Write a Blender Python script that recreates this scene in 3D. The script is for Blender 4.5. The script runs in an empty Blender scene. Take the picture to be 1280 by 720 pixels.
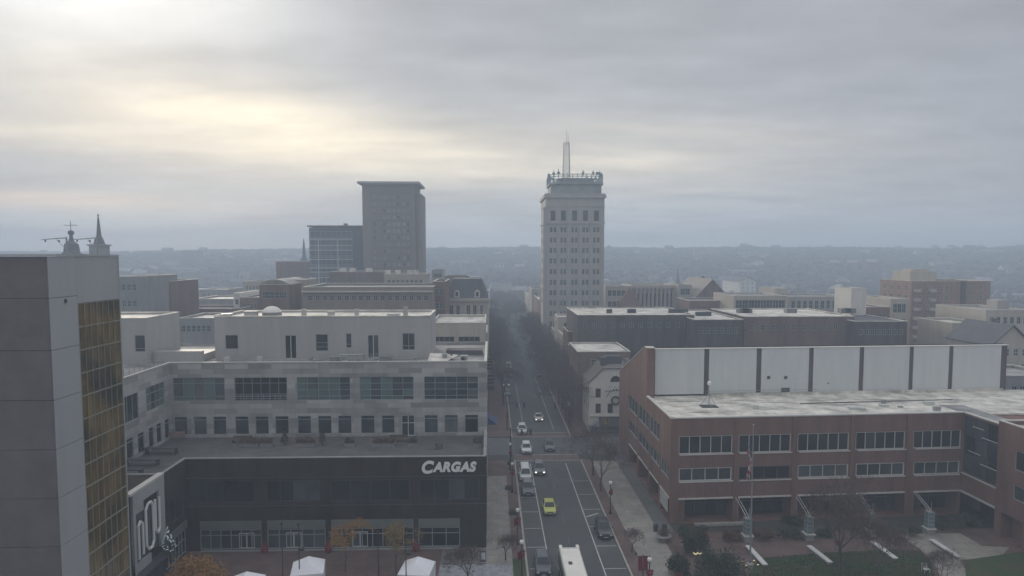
import bpy, math, random
from math import radians, sin, cos, pi, sqrt, atan2, tan, exp
random.seed(7)
SC = bpy.context.scene
COL = SC.collection

# ---------------------------------------------------------------- camera maths
F = 850.0; PX0 = 640.0; PY0 = 379.4
YAW = radians(-1.75); PIT = radians(-4.0); CAMH = 37.0
def at(px, py, Y=None, Z=None, X=None):
    """layout helper: where a sight line meets a given distance / height (metres)"""
    x = (px-PX0)/F; y = -(py-PY0)/F; z = -1.0
    a = radians(90)+PIT
    y2 = y*cos(a)-z*sin(a); z2 = y*sin(a)+z*cos(a)
    d = (x*cos(YAW)-y2*sin(YAW), x*sin(YAW)+y2*cos(YAW), z2)
    if Y is not None: k = Y/d[1]
    elif Z is not None: k = (Z-CAMH)/d[2]
    else: k = X/d[0]
    return (k*d[0], k*d[1], CAMH+k*d[2])

# ---------------------------------------------------------------- materials
MATS = {}
def nd(nt, typ, **kw):
    n = nt.nodes.new(typ)
    for k, v in kw.items(): setattr(n, k, v)
    return n
def mat(name, col, rough=0.8, var=0.18, scale=0.35, metal=0.0, kind='noise', col2=None, bump=0.15,
        bw=3.0, bh=0.9, mortar=0.02, mcol=None, streak=False, emit=None, spec=0.5, fine=6.0):
    if name in MATS: return MATS[name]
    m = bpy.data.materials.new(name); m.use_nodes = True; nt = m.node_tree
    b = nt.nodes['Principled BSDF']
    b.inputs['Roughness'].default_value = rough; b.inputs['Metallic'].default_value = metal
    b.inputs['Specular IOR Level'].default_value = spec
    L = nt.links.new
    tc = nd(nt, 'ShaderNodeTexCoord')
    geo = nd(nt, 'ShaderNodeNewGeometry')
    c = (*col, 1)
    def shade(c, f): return (min(1, c[0]*f), min(1, c[1]*f), min(1, c[2]*f), 1)
    n1 = nd(nt, 'ShaderNodeTexNoise'); n1.inputs['Scale'].default_value = scale; n1.inputs['Detail'].default_value = 8; n1.inputs['Roughness'].default_value = 0.65
    mp = nd(nt, 'ShaderNodeMapping')
    if streak: mp.inputs['Scale'].default_value = (1.6, 1.6, 0.25)
    L(geo.outputs['Position'], mp.inputs['Vector']); L(mp.outputs[0], n1.inputs['Vector'])
    mix = nd(nt, 'ShaderNodeMix', data_type='RGBA', blend_type='MIX')
    rr = nd(nt, 'ShaderNodeMapRange'); rr.inputs['From Min'].default_value = 0.3; rr.inputs['From Max'].default_value = 0.7
    L(n1.outputs['Fac'], rr.inputs['Value']); L(rr.outputs[0], mix.inputs['Factor'])
    mix.inputs['A'].default_value = shade(c, 1-var); mix.inputs['B'].default_value = shade(c, 1+var)
    out = mix.outputs['Result']
    if kind in ('brick', 'panel', 'slab'):
        bt = nd(nt, 'ShaderNodeTexBrick')
        sp = nd(nt, 'ShaderNodeSeparateXYZ'); cb = nd(nt, 'ShaderNodeCombineXYZ')
        L(geo.outputs['Position'], sp.inputs[0])
        if kind == 'slab':
            L(sp.outputs['X'], cb.inputs['X']); L(sp.outputs['Y'], cb.inputs['Y'])
        else:
            ad = nd(nt, 'ShaderNodeMath', operation='ADD'); L(sp.outputs['X'], ad.inputs[0]); L(sp.outputs['Y'], ad.inputs[1])
            L(ad.outputs[0], cb.inputs['X']); L(sp.outputs['Z'], cb.inputs['Y'])
        L(cb.outputs[0], bt.inputs['Vector'])
        bt.inputs['Scale'].default_value = 1.0
        bt.inputs['Brick Width'].default_value = bw; bt.inputs['Row Height'].default_value = bh
        bt.inputs['Mortar Size'].default_value = mortar; bt.inputs['Mortar Smooth'].default_value = 0.1
        bt.inputs['Color1'].default_value = shade(c, 1.0)
        bt.inputs['Color2'].default_value = (*(col2 or col), 1)
        bt.inputs['Mortar'].default_value = (*(mcol or [v*0.7 for v in col]), 1)
        mm = nd(nt, 'ShaderNodeMix', data_type='RGBA', blend_type='MULTIPLY'); mm.inputs['Factor'].default_value = 1.0
        v1 = nd(nt, 'ShaderNodeMapRange'); v1.inputs['From Min'].default_value = .32; v1.inputs['From Max'].default_value = .68; v1.inputs['To Min'].default_value = 1-var*1.2; v1.inputs['To Max'].default_value = 1+var*1.2
        L(n1.outputs['Fac'], v1.inputs['Value'])
        L(bt.outputs['Color'], mm.inputs['A']); L(v1.outputs[0], mm.inputs['B'])
        out = mm.outputs['Result']
    elif col2 is not None:
        n3 = nd(nt, 'ShaderNodeTexNoise'); n3.inputs['Scale'].default_value = scale*0.45; n3.inputs['Detail'].default_value = 5
        L(geo.outputs['Position'], n3.inputs['Vector'])
        r3 = nd(nt, 'ShaderNodeMapRange'); r3.inputs['From Min'].default_value = 0.42; r3.inputs['From Max'].default_value = 0.6
        L(n3.outputs['Fac'], r3.inputs['Value'])
        m3 = nd(nt, 'ShaderNodeMix', data_type='RGBA'); L(r3.outputs[0], m3.inputs['Factor']); L(out, m3.inputs['A']); m3.inputs['B'].default_value = (*col2, 1)
        out = m3.outputs['Result']
    L(out, b.inputs['Base Color'])
    if bump:
        n2 = nd(nt, 'ShaderNodeTexNoise'); n2.inputs['Scale'].default_value = fine; n2.inputs['Detail'].default_value = 4
        L(geo.outputs['Position'], n2.inputs['Vector'])
        bp = nd(nt, 'ShaderNodeBump'); bp.inputs['Strength'].default_value = bump; bp.inputs['Distance'].default_value = 0.05
        L(n2.outputs['Fac'], bp.inputs['Height']); L(bp.outputs[0], b.inputs['Normal'])
    if emit:
        b.inputs['Emission Color'].default_value = (*emit[0], 1); b.inputs['Emission Strength'].default_value = emit[1]
    MATS[name] = m
    return m

def glass_mat(name, tint, tint2, scale=0.3, rough=0.12, spec=0.32):
    """window glass seen from outside: dark rooms, pale blinds in some panes, glossy front"""
    m = mat(name, tint, rough=rough, var=0.35, scale=scale, bump=0.04, col2=tint2, spec=spec, fine=0.5)
    return m

mBrickR = mat('red_brick', (0.155, 0.078, 0.056), kind='brick', bw=0.24, bh=0.08, mortar=0.006, col2=(0.205, 0.108, 0.084), mcol=(0.18, 0.14, 0.125), var=0.22, streak=True)
mBrickB = mat('brown_brick', (0.14, 0.092, 0.075), kind='brick', bw=0.24, bh=0.08, mortar=0.006, col2=(0.18, 0.12, 0.10), mcol=(0.18, 0.15, 0.14), var=0.25, streak=True)
mBrickD = mat('dark_wall_brick', (0.075, 0.066, 0.064), kind='brick', bw=0.24, bh=0.08, mortar=0.006, col2=(0.10, 0.085, 0.08), var=0.3, streak=True)
mStonePatch = mat('patchwork_stone_cladding', (0.25, 0.245, 0.235), kind='panel', bw=3.3, bh=0.72, mortar=0.008, col2=(0.47, 0.465, 0.44), mcol=(0.2, 0.2, 0.2), var=0.12, streak=True)
mPentW = mat('pale_metal_panels', (0.40, 0.395, 0.375), kind='panel', bw=2.4, bh=6.5, mortar=0.01, col2=(0.42, 0.415, 0.395), mcol=(0.33, 0.33, 0.33), var=0.08, rough=0.6, streak=True)
mCharcoal = mat('charcoal_cladding', (0.034, 0.026, 0.020), kind='panel', bw=2.0, bh=1.0, mortar=0.006, col2=(0.042, 0.036, 0.031), var=0.35, rough=0.8, streak=True, spec=.2)
mDarkWin = glass_mat('dark_glass', (0.012, 0.014, 0.015), (0.030, 0.036, 0.036))
mGreyWin = glass_mat('grey_blue_glass', (0.035, 0.043, 0.046), (0.07, 0.085, 0.088))
mGreenWin = glass_mat('green_tinted_glass', (0.10, 0.155, 0.14), (0.14, 0.20, 0.18), scale=0.12)
mBlindWin = glass_mat('blinds_behind_glass', (0.12, 0.13, 0.12), (0.07, 0.085, 0.09), scale=0.5)
mFrameW = mat('white_window_frame', (0.52, 0.53, 0.50), rough=0.5, var=0.08, bump=0)
mFrameD = mat('dark_window_frame', (0.06, 0.06, 0.062), rough=0.5, var=0.08, bump=0)
mFrameG = mat('grey_window_frame', (0.30, 0.33, 0.33), rough=0.5, var=0.08, bump=0)
mRoofW = mat('white_roof_membrane', (0.60, 0.565, 0.49), rough=0.7, var=0.42, scale=0.35, kind='slab', bw=9, bh=2.2, mortar=.05, col2=(0.58, 0.55, 0.48), mcol=(.42,.40,.35))
mRoofG = mat('grey_roof_membrane', (0.29, 0.285, 0.265), rough=0.8, var=0.4, scale=0.3, kind='slab', bw=8, bh=2.0, mortar=.05, col2=(0.24, 0.235, 0.225), mcol=(.15,.15,.145))
mRoofD = mat('dark_tar_roof', (0.075, 0.075, 0.08), rough=0.85, var=0.3, scale=0.2, col2=(0.13, 0.13, 0.13))
mSlate = mat('slate_roof', (0.07, 0.075, 0.085), rough=0.6, var=0.2, kind='panel', bw=0.4, bh=0.25, mortar=0.01)
mCoping = mat('pale_coping', (0.55, 0.53, 0.48), rough=0.6, var=0.12)
mStoneC = mat('cream_stone', (0.44, 0.40, 0.34), var=0.14, streak=True, scale=0.5)
mStoneG = mat('grey_limestone', (0.37, 0.355, 0.33), var=0.14, streak=True, scale=0.5)
mStuccoW = mat('white_stucco', (0.62, 0.60, 0.54), var=0.1, streak=True, scale=0.7)
mBeige = mat('beige_stucco', (0.36, 0.32, 0.26), var=0.15, streak=True)
mGreyConc = mat('grey_concrete', (0.26, 0.26, 0.255), var=0.2, streak=True)
mTaupe = mat('taupe_concrete_shaded', (0.155, 0.142, 0.146), var=0.16, scale=0.5, rough=0.75, fine=12, bump=0.4)  # tower front: concrete tone, with the darker lighting of that face painted in
mSilver = mat('silver_metal_lit', (0.38, 0.39, 0.385), var=0.08, scale=0.3, rough=0.55, streak=True)  # tower side: slightly different metal tone, paler to paint in its brighter lighting
mJoint = mat('panel_joint_black', (0.02, 0.02, 0.022), var=0.1, bump=0)
mSteel = mat('galvanised_steel', (0.35, 0.36, 0.37), rough=0.45, metal=0.6, var=0.1, bump=0)
mSteelD = mat('dark_painted_steel', (0.045, 0.048, 0.05), rough=0.5, var=0.1, bump=0)
mAsphalt = mat('asphalt', (0.083, 0.086, 0.084), rough=0.88, var=0.16, scale=0.25, col2=(0.072, 0.074, 0.073), fine=25, bump=0.3)
mAsphalt2 = mat('worn_asphalt', (0.095, 0.096, 0.097), rough=0.88, var=0.2, scale=0.4, fine=25, bump=0.3)
mSlab = mat('concrete_paving_slabs', (0.275, 0.25, 0.21), kind='slab', bw=1.6, bh=1.6, mortar=0.02, col2=(0.235, 0.225, 0.20), mcol=(0.14, 0.135, 0.125), var=0.18, scale=0.5)
mKerb = mat('kerb_stone', (0.34, 0.32, 0.28), var=0.2, scale=1.0)
mPaveR = mat('red_brick_paving', (0.105, 0.070, 0.060), kind='slab', bw=0.4, bh=0.2, mortar=0.008, col2=(0.13, 0.085, 0.070), var=0.25, scale=0.4)
mGravel = mat('speckled_gravel_paving', (0.22, 0.225, 0.24), var=0.45, scale=3.0, col2=(0.30, 0.30, 0.31), fine=15)
mGrass = mat('grass', (0.030, 0.062, 0.014), var=0.35, scale=0.8, col2=(0.055, 0.062, 0.024), rough=0.95, fine=20, bump=0.6)
mMulch = mat('mulch_bed', (0.05, 0.038, 0.028), var=0.35, scale=2.0, rough=0.95)
mLine = mat('worn_white_road_paint', (0.50, 0.50, 0.48), var=0.3, scale=1.5, rough=0.7)
mTerrain = mat('urban_ground', (0.075, 0.075, 0.068), var=0.3, scale=0.02, col2=(0.10, 0.098, 0.09), rough=0.95)
mHill = mat('wooded_hill', (0.052, 0.060, 0.050), var=0.35, scale=0.006, col2=(0.075, 0.07, 0.055), rough=0.95)
mBark = mat('grey_brown_bark', (0.075, 0.058, 0.047), var=0.25, scale=3.0)
mTwig = mat('bare_twigs', (0.095, 0.070, 0.060), var=0.25, scale=1.0, bump=0)
mLeafO = mat('orange_autumn_leaves', (0.36, 0.17, 0.045), var=0.35, scale=2.5, bump=0, col2=(0.28, 0.17, 0.05))
mLeafY = mat('ochre_leaves', (0.25, 0.16, 0.05), var=0.35, scale=2.5, bump=0, col2=(0.16, 0.13, 0.05))
mLeafG = mat('dark_evergreen_leaves', (0.026, 0.042, 0.022), var=0.45, scale=1.5, bump=0)
mLeafR = mat('russet_shrub_leaves', (0.10, 0.055, 0.03), var=0.4, scale=2.0, bump=0)
mCrownD = mat('distant_bare_crowns', (0.050, 0.052, 0.050), var=0.3, scale=0.03, bump=0, col2=(0.036, 0.042, 0.040))
mRed = mat('red_ribbon', (0.20, 0.02, 0.024), var=0.1, bump=0, rough=0.6)
mBanner = mat('crimson_banner', (0.17, 0.012, 0.022), var=0.15, bump=0, rough=0.7)
mGlobe = mat('frosted_lamp_globe', (0.75, 0.73, 0.68), var=0.03, bump=0, rough=0.3)
mBlack = mat('black_iron', (0.022, 0.022, 0.024), var=0.1, bump=0, rough=0.5)
mTent = mat('white_tent_fabric', (0.80, 0.80, 0.82), var=0.05, bump=0.1, rough=0.7)
mTyre = mat('tyre_rubber', (0.018, 0.018, 0.018), var=0.1, bump=0, rough=0.9)
mRim = mat('alloy_rim', (0.30, 0.30, 0.31), var=0.05, bump=0, rough=0.35, metal=0.7)
mCarGlass = mat('car_glass', (0.012, 0.015, 0.018), var=0.1, bump=0, rough=0.06)
mHeadOff = mat('headlight_lens', (0.55, 0.56, 0.58), var=0.05, bump=0, rough=0.15)
mHeadOn = mat('lit_headlight', (0.9, 0.9, 0.85), bump=0, emit=((1.0, 0.93, 0.78), 1.6))
mTail = mat('tail_light_lens', (0.25, 0.01, 0.01), var=0.05, bump=0, rough=0.2)
mPlate = mat('number_plate', (0.6, 0.6, 0.58), var=0.05, bump=0)
mGlowW = mat('lit_shop_window', (0.6, 0.5, 0.4), bump=0, emit=((1.0, 0.82, 0.6), 0.35))
mYellowLight = mat('yellow_lit_lettering', (0.6, 0.55, 0.3), bump=0, emit=((1.0, 0.9, 0.45), 0.3))
mLetter = mat('white_sign_letters', (0.78, 0.79, 0.76), var=0.04, bump=0, rough=0.5)
mBlueCloth = mat('blue_canvas', (0.04, 0.07, 0.16), var=0.15, bump=0)
mAwnD = mat('dark_green_canvas', (0.045, 0.05, 0.045), var=0.15, bump=0)
mWood = mat('weathered_timber', (0.12, 0.09, 0.065), var=0.25)
mPoster = mat('poster_paper', (0.45, 0.5, 0.52), var=0.1, bump=0)
mAmber = None

def paint(name, col, rough=0.3):
    m = mat(name, col, rough=rough, var=0.06, scale=1.5, bump=0)
    m.node_tree.nodes['Principled BSDF'].inputs['Coat Weight'].default_value = 0.5
    return m

# ---------------------------------------------------------------- mesh builder
class MB:
    def __init__(s): s.v = []; s.f = []; s.m = []; s.k = 0
    def add(s, vs, fs):
        o = len(s.v); s.v += [tuple(p) for p in vs]
        for f in fs: s.f.append(tuple(i+o for i in f)); s.m.append(s.k)
    def box(s, x0, x1, y0, y1, z0, z1):
        if x0 > x1: x0, x1 = x1, x0
        if y0 > y1: y0, y1 = y1, y0
        s.add([(x0,y0,z0),(x1,y0,z0),(x1,y1,z0),(x0,y1,z0),(x0,y0,z1),(x1,y0,z1),(x1,y1,z1),(x0,y1,z1)],
              [(0,3,2,1),(4,5,6,7),(0,1,5,4),(1,2,6,5),(2,3,7,6),(3,0,4,7)])
    def prism(s, poly, z0, z1):       # poly: (x,y) counter-clockwise
        n = len(poly)
        s.add([(x,y,z0) for x,y in poly]+[(x,y,z1) for x,y in poly],
              [tuple(range(n-1,-1,-1)), tuple(range(n,2*n))]+[(i,(i+1)%n,n+(i+1)%n,n+i) for i in range(n)])
    def extr(s, prof, a0, a1, axis='x'):   # profile (h, z), extruded along an axis
        n = len(prof)
        P = (lambda a,h,z: (a,h,z)) if axis == 'x' else (lambda a,h,z: (h,a,z))
        s.add([P(a0,h,z) for h,z in prof]+[P(a1,h,z) for h,z in prof],
              [tuple(range(n-1,-1,-1)), tuple(range(n,2*n))]+[(i,(i+1)%n,n+(i+1)%n,n+i) for i in range(n)])
    def tube(s, p, q, r0, r1=None, n=8, cap=True):
        if r1 is None: r1 = r0
        dx, dy, dz = q[0]-p[0], q[1]-p[1], q[2]-p[2]
        l = sqrt(dx*dx+dy*dy+dz*dz) or 1e-6; d = (dx/l, dy/l, dz/l)
        a = (0,0,1) if abs(d[2]) < 0.9 else (1,0,0)
        u = (d[1]*a[2]-d[2]*a[1], d[2]*a[0]-d[0]*a[2], d[0]*a[1]-d[1]*a[0])
        m = sqrt(sum(c*c for c in u)); u = tuple(c/m for c in u)
        w = (d[1]*u[2]-d[2]*u[1], d[2]*u[0]-d[0]*u[2], d[0]*u[1]-d[1]*u[0])
        vs = []
        for c, r in ((p, r0), (q, r1)):
            for i in range(n):
                t = 2*pi*i/n
                vs.append(tuple(c[k]+r*(cos(t)*u[k]+sin(t)*w[k]) for k in range(3)))
        fs = [(i, (i+1)%n, n+(i+1)%n, n+i) for i in range(n)]
        if cap: fs += [tuple(range(n-1,-1,-1)), tuple(range(n,2*n))]
        s.add(vs, fs)
    def lathe(s, prof, cx=0, cy=0, n=16):   # prof: (r, z)
        vs = [(cx+r*cos(2*pi*i/n), cy+r*sin(2*pi*i/n), z) for r, z in prof for i in range(n)]
        fs = [(j*n+i, j*n+(i+1)%n, (j+1)*n+(i+1)%n, (j+1)*n+i) for j in range(len(prof)-1) for i in range(n)]
        fs += [tuple(range(n-1,-1,-1)), tuple((len(prof)-1)*n+i for i in range(n))]
        s.add(vs, fs)
    def loft(s, secs):
        n = len(secs[0]); vs = [p for sec in secs for p in sec]
        fs = [(j*n+i, j*n+(i+1)%n, (j+1)*n+(i+1)%n, (j+1)*n+i) for j in range(len(secs)-1) for i in range(n)]
        fs += [tuple(range(n-1,-1,-1)), tuple((len(secs)-1)*n+i for i in range(n))]
        s.add(vs, fs)
    def build(s, name, m, parent=None, off=None, smooth=False, label=None, loc=None, rz=0):
        me = bpy.data.meshes.new(name)
        if off is None: off = tuple(parent.location) if parent is not None and parent.parent is None and parent.rotation_euler.z == 0 and parent.get('world') else (0,0,0)
        me.from_pydata([(x-off[0], y-off[1], z-off[2]) for x,y,z in s.v], [], s.f)
        ms = m if isinstance(m, (list, tuple)) else [m]
        for q in ms: me.materials.append(q)
        if len(ms) > 1:
            for p, k in zip(me.polygons, s.m): p.material_index = k
        if smooth: me.polygons.foreach_set('use_smooth', [True]*len(me.polygons))
        me.update()
        o = bpy.data.objects.new(name, me); COL.objects.link(o)
        if parent is not None: o.parent = parent
        if loc: o.location = loc
        if rz: o.rotation_euler.z = rz
        if label: o['label'] = label
        return o
def tag(o, label=None, cat=None, group=None, kind=None):
    if label: o['label'] = label
    if cat: o['category'] = cat
    if group: o['group'] = group
    if kind: o['kind'] = kind
    return o
def thing(name, label, cat, loc=(0,0,0), group=None, rz=0, world=True):
    o = bpy.data.objects.new(name, None); COL.objects.link(o); o.location = loc; o.rotation_euler.z = rz
    o.empty_display_size = 0.5
    if world: o['world'] = 1
    return tag(o, label, cat, group)
def kids(o): return [c for c in COL.objects if c.parent == o]
class Proto:
    """one finished thing of a kind; each later instance copies it and every part and sub-part"""
    def __init__(s, root):
        s.root = root; s.tree = [(c, kids(c)) for c in kids(root)]; s.used = False
    def put(s, loc, rz=0, label=None, scale=None, group=None):
        if not s.used: s.used = True; r = s.root
        else:
            r = s.root.copy(); COL.objects.link(r)
            for c, gs in s.tree:
                cc = c.copy(); COL.objects.link(cc); cc.parent = r
                for g in gs:
                    gg = g.copy(); COL.objects.link(gg); gg.parent = cc
        r.location = loc; r.rotation_euler.z = rz
        if scale: r.scale = scale if isinstance(scale, tuple) else (scale,)*3
        if label: r['label'] = label
        if group: r['group'] = group
        return r
def structure(name, mb, m, **kw):
    o = mb.build(name, m, **kw); o['kind'] = 'structure'; return o

# ---------------------------------------------------------------- windows and walls
WCACHE = {}
def win_mesh(w, h, nx, nz, fm, gm, bar=0.07, hz=None, fw=0.08, var=0):
    key = (round(w,2), round(h,2), nx, nz, fm.name, gm.name, bar, tuple(hz) if hz else None, fw, var)
    if key in WCACHE: return WCACHE[key]
    b = MB(); d0, d1 = 0.06, 0.20
    b.box(0,w,d0,d1,0,fw); b.box(0,w,d0,d1,h-fw,h); b.box(0,fw,d0,d1,fw,h-fw); b.box(w-fw,w,d0,d1,fw,h-fw)
    for i in range(1, nx): b.box(w*i/nx-bar/2, w*i/nx+bar/2, d0+.02, d1, fw, h-fw)
    zs = [h*i/nz for i in range(1, nz)] if hz is None else [h*t for t in hz]
    for z in zs: b.box(fw, w-fw, d0+.035, d1, z-bar/2, z+bar/2)
    fr = bpy.data.meshes.new('window'); fr.from_pydata(b.v, [], b.f); fr.materials.append(fm)
    g = MB(); rnd = random.Random(len(WCACHE)*7+var); zl_ = [0]+list(zs)+[h]; us_ = [w*i/nx for i in range(nx+1)]
    pal = ([gm, gm, mDarkWin, mGreyWin] if (fm is mFrameD or gm is mDarkWin) else [gm, gm, mGreyWin, mBlindWin]) if (gm in (mDarkWin, mGreyWin, mGreenWin)) else [gm]*4
    for i in range(nx):
        blind = rnd.choice((0,0,0,1,2,3))
        for j in range(len(zl_)-1):
            g.k = blind if (rnd.random() < .8) else 0
            if gm is mAmber: g.k = 0
            ua, ub_ = max(us_[i], fw*.5), min(us_[i+1], w-fw*.5); za, zb3 = max(zl_[j], fw*.5), min(zl_[j+1], h-fw*.5)
            tl = rnd.uniform(-.012,.012)
            g.add([(ua,d1-.05+tl,za),(ub_,d1-.05-tl,za),(ub_,d1-.05-tl,zb3),(ua,d1-.05+tl,zb3),(ua,d1+.03,za),(ub_,d1+.03,za),(ub_,d1+.03,zb3),(ua,d1+.03,zb3)],[(0,1,2,3),(4,7,6,5),(0,4,5,1),(1,5,6,2),(2,6,7,3),(3,7,4,0)])
    pn = bpy.data.meshes.new('pane'); pn.from_pydata(g.v, [], g.f)
    for q in pal: pn.materials.append(q)
    for p, k in zip(pn.polygons, g.m): p.material_index = k
    WCACHE[key] = (fr, pn); return fr, pn
PCACHE = {}
def pane_mesh(w, h, fm, gm):
    key = (round(w,2), round(h,2), fm.name, gm.name)
    if key in PCACHE: return PCACHE[key]
    b = MB(); b.k = 1; b.box(0.06,w-0.06,.16,.24,0.06,h-0.06); b.k = 0
    t = .1
    b.box(0,w,.05,.15,0,t); b.box(0,w,.05,.15,h-t,h); b.box(0,t,.05,.15,t,h-t); b.box(w-t,w,.05,.15,t,h-t); b.box(w/2-.04,w/2+.04,.07,.15,t,h-t)
    b.box(t,w-t,.08,.15,h/2-.04,h/2+.04)
    me = bpy.data.meshes.new('window'); me.from_pydata(b.v, [], b.f); me.materials.append(fm); me.materials.append(gm)
    for p, k in zip(me.polygons, b.m): p.material_index = k
    PCACHE[key] = me; return me
def place_window(root, p0, ang, u, z, w, h, spec):
    """spec: dict(kind) -> window (> pane) at u along the wall"""
    loc = (p0[0]+u*cos(ang)-root.location[0], p0[1]+u*sin(ang)-root.location[1], z-root.location[2])
    nm = spec.get('name', 'window')
    if spec.get('simple'):
        o = bpy.data.objects.new(nm, pane_mesh(w, h, spec['fm'], spec['gm'])); COL.objects.link(o)
        o.parent = root; o.location = loc; o.rotation_euler.z = ang; return o
    fr, pn = win_mesh(w, h, spec.get('nx',2), spec.get('nz',1), spec['fm'], spec['gm'], hz=spec.get('hz'), bar=spec.get('bar', .07), fw=spec.get('fw', .08), var=random.randint(0,4))
    o = bpy.data.objects.new(nm, fr); COL.objects.link(o); o.parent = root; o.location = loc; o.rotation_euler.z = ang
    p = bpy.data.objects.new('pane', pn); COL.objects.link(p); p.parent = o
    return o
def wall(mb, p0, p1, z0, z1, holes=(), depth=0.22, root=None):
    """wall face from p0 to p1 (outside on the right hand), with real recessed openings"""
    L = sqrt((p1[0]-p0[0])**2+(p1[1]-p0[1])**2); ang = atan2(p1[1]-p0[1], p1[0]-p0[0])
    ux, uy = cos(ang), sin(ang); nx, ny = -uy, ux     # n points inward
    P = lambda u, z, d=0: (p0[0]+u*ux+d*nx, p0[1]+u*uy+d*ny, z)
    hs = [h for h in holes if h[0] > 0.01 and h[1] < L-0.01 and h[2] >= z0-1e-6 and h[3] <= z1+1e-6]
    us = sorted({0, L} | {h[0] for h in hs} | {h[1] for h in hs}); zs = sorted({z0, z1} | {h[2] for h in hs} | {h[3] for h in hs})
    for i in range(len(us)-1):
        for j in range(len(zs)-1):
            uc, zc = (us[i]+us[i+1])/2, (zs[j]+zs[j+1])/2
            if any(h[0] < uc < h[1] and h[2] < zc < h[3] for h in hs): continue
            mb.add([P(us[i],zs[j]),P(us[i+1],zs[j]),P(us[i+1],zs[j+1]),P(us[i],zs[j+1])], [(0,1,2,3)])
    for (a,b,c,d,sp) in hs:
        D = sp.get('depth', depth) if sp else depth
        mb.add([P(a,c),P(b,c),P(b,d),P(a,d),P(a,c,D),P(b,c,D),P(b,d,D),P(a,d,D)], [(0,4,5,1),(1,5,6,2),(2,6,7,3),(3,7,4,0),(4,7,6,5)])
        if sp and root is not None and not sp.get('bare'):
            place_window(root, p0, ang, a, c, b-a, d-c, sp)
    return L, ang
def bays(u0, u1, n, w, z0, z1, sp):
    s = (u1-u0)/n
    return [(u0+s*(i+.5)-w/2, u0+s*(i+.5)+w/2, z0, z1, sp) for i in range(n)]
def grid(u0, u1, n, w, zs, h, sp):
    r = []
    for z in zs: r += bays(u0, u1, n, w, z, z+h, sp)
    return r
def block(root, x0, x1, y0, y1, z0, z1, m, S=(), E=(), W=(), N=(), roofm=None, par=0.5, copm=None, name='wall', depth=0.22):
    b = MB()
    wall(b, (x0,y0), (x1,y0), z0, z1, S, depth, root); wall(b, (x1,y0), (x1,y1), z0, z1, E, depth, root)
    wall(b, (x1,y1), (x0,y1), z0, z1, N, depth, root); wall(b, (x0,y1), (x0,y0), z0, z1, W, depth, root)
    b.add([(x0+.3,y0+.3,z1),(x1-.3,y0+.3,z1),(x1-.3,y1-.3,z1),(x0+.3,y1-.3,z1),(x0+.3,y0+.3,z1-par-.05),(x1-.3,y0+.3,z1-par-.05),(x1-.3,y1-.3,z1-par-.05),(x0+.3,y1-.3,z1-par-.05)],
          [(0,4,5,1),(1,5,6,2),(2,6,7,3),(3,7,4,0)])
    o = b.build(name, m, root)
    r = MB(); r.box(x0+.3, x1-.3, y0+.3, y1-.3, z1-par-.25, z1-par)
    r.build('roof', roofm or mRoofG, root)
    c = MB(); e = .06
    c.box(x0-e,x1+e,y0-e,y0+.34,z1,z1+.14); c.box(x0-e,x1+e,y1-.34,y1+e,z1,z1+.14)
    c.box(x0-e,x0+.34,y0+.34,y1-.34,z1,z1+.14); c.box(x1-.34,x1+e,y0+.34,y1-.34,z1,z1+.14)
    c.build('coping', copm or mCoping, root)
    return o
def sW(gm=None, fm=None, **k): return dict(simple=True, fm=fm or mFrameG, gm=gm or mDarkWin, **k)
def fW(gm=None, fm=None, **k): return dict(fm=fm or mFrameG, gm=gm or mDarkWin, **k)
def rail(root, pts, z0, h, m, posts=1.5, name='railing', off=None, bars=2):
    b = MB()
    for (x0,y0),(x1,y1) in zip(pts, pts[1:]):
        L = sqrt((x1-x0)**2+(y1-y0)**2); n = max(1, int(L/posts))
        for k in range(bars+1):
            z = z0+h*(k+1)/(bars+1)
            b.tube((x0,y0,z),(x1,y1,z),.03,n=5)
        for i in range(n+1):
            t = i/n; b.tube((x0+(x1-x0)*t, y0+(y1-y0)*t, z0),(x0+(x1-x0)*t, y0+(y1-y0)*t, z0+h),.035,n=5)
    return b.build(name, m, root)
def text_mesh(name, s, size, m, parent, loc, rot, ext=0.08, shear=0.0, offset=0.0, xs=1.0):
    cu = bpy.data.curves.new('t', 'FONT'); cu.body = s; cu.size = size; cu.extrude = ext; cu.shear = shear; cu.offset = offset
    cu.align_x = 'LEFT'
    t = bpy.data.objects.new('t', cu); COL.objects.link(t)
    dg = bpy.context.evaluated_depsgraph_get()
    me = bpy.data.meshes.new_from_object(t.evaluated_get(dg)); me.name = name
    w = max(v.co.x for v in me.vertices) if len(me.vertices) else 0
    bpy.data.objects.remove(t); bpy.data.curves.remove(cu)
    me.materials.clear(); me.materials.append(m)
    for v in me.vertices: v.co.x *= xs
    o = bpy.data.objects.new(name, me); COL.objects.link(o); o.parent = parent; o.location = loc; o.rotation_euler = rot
    return o, w*xs

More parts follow.
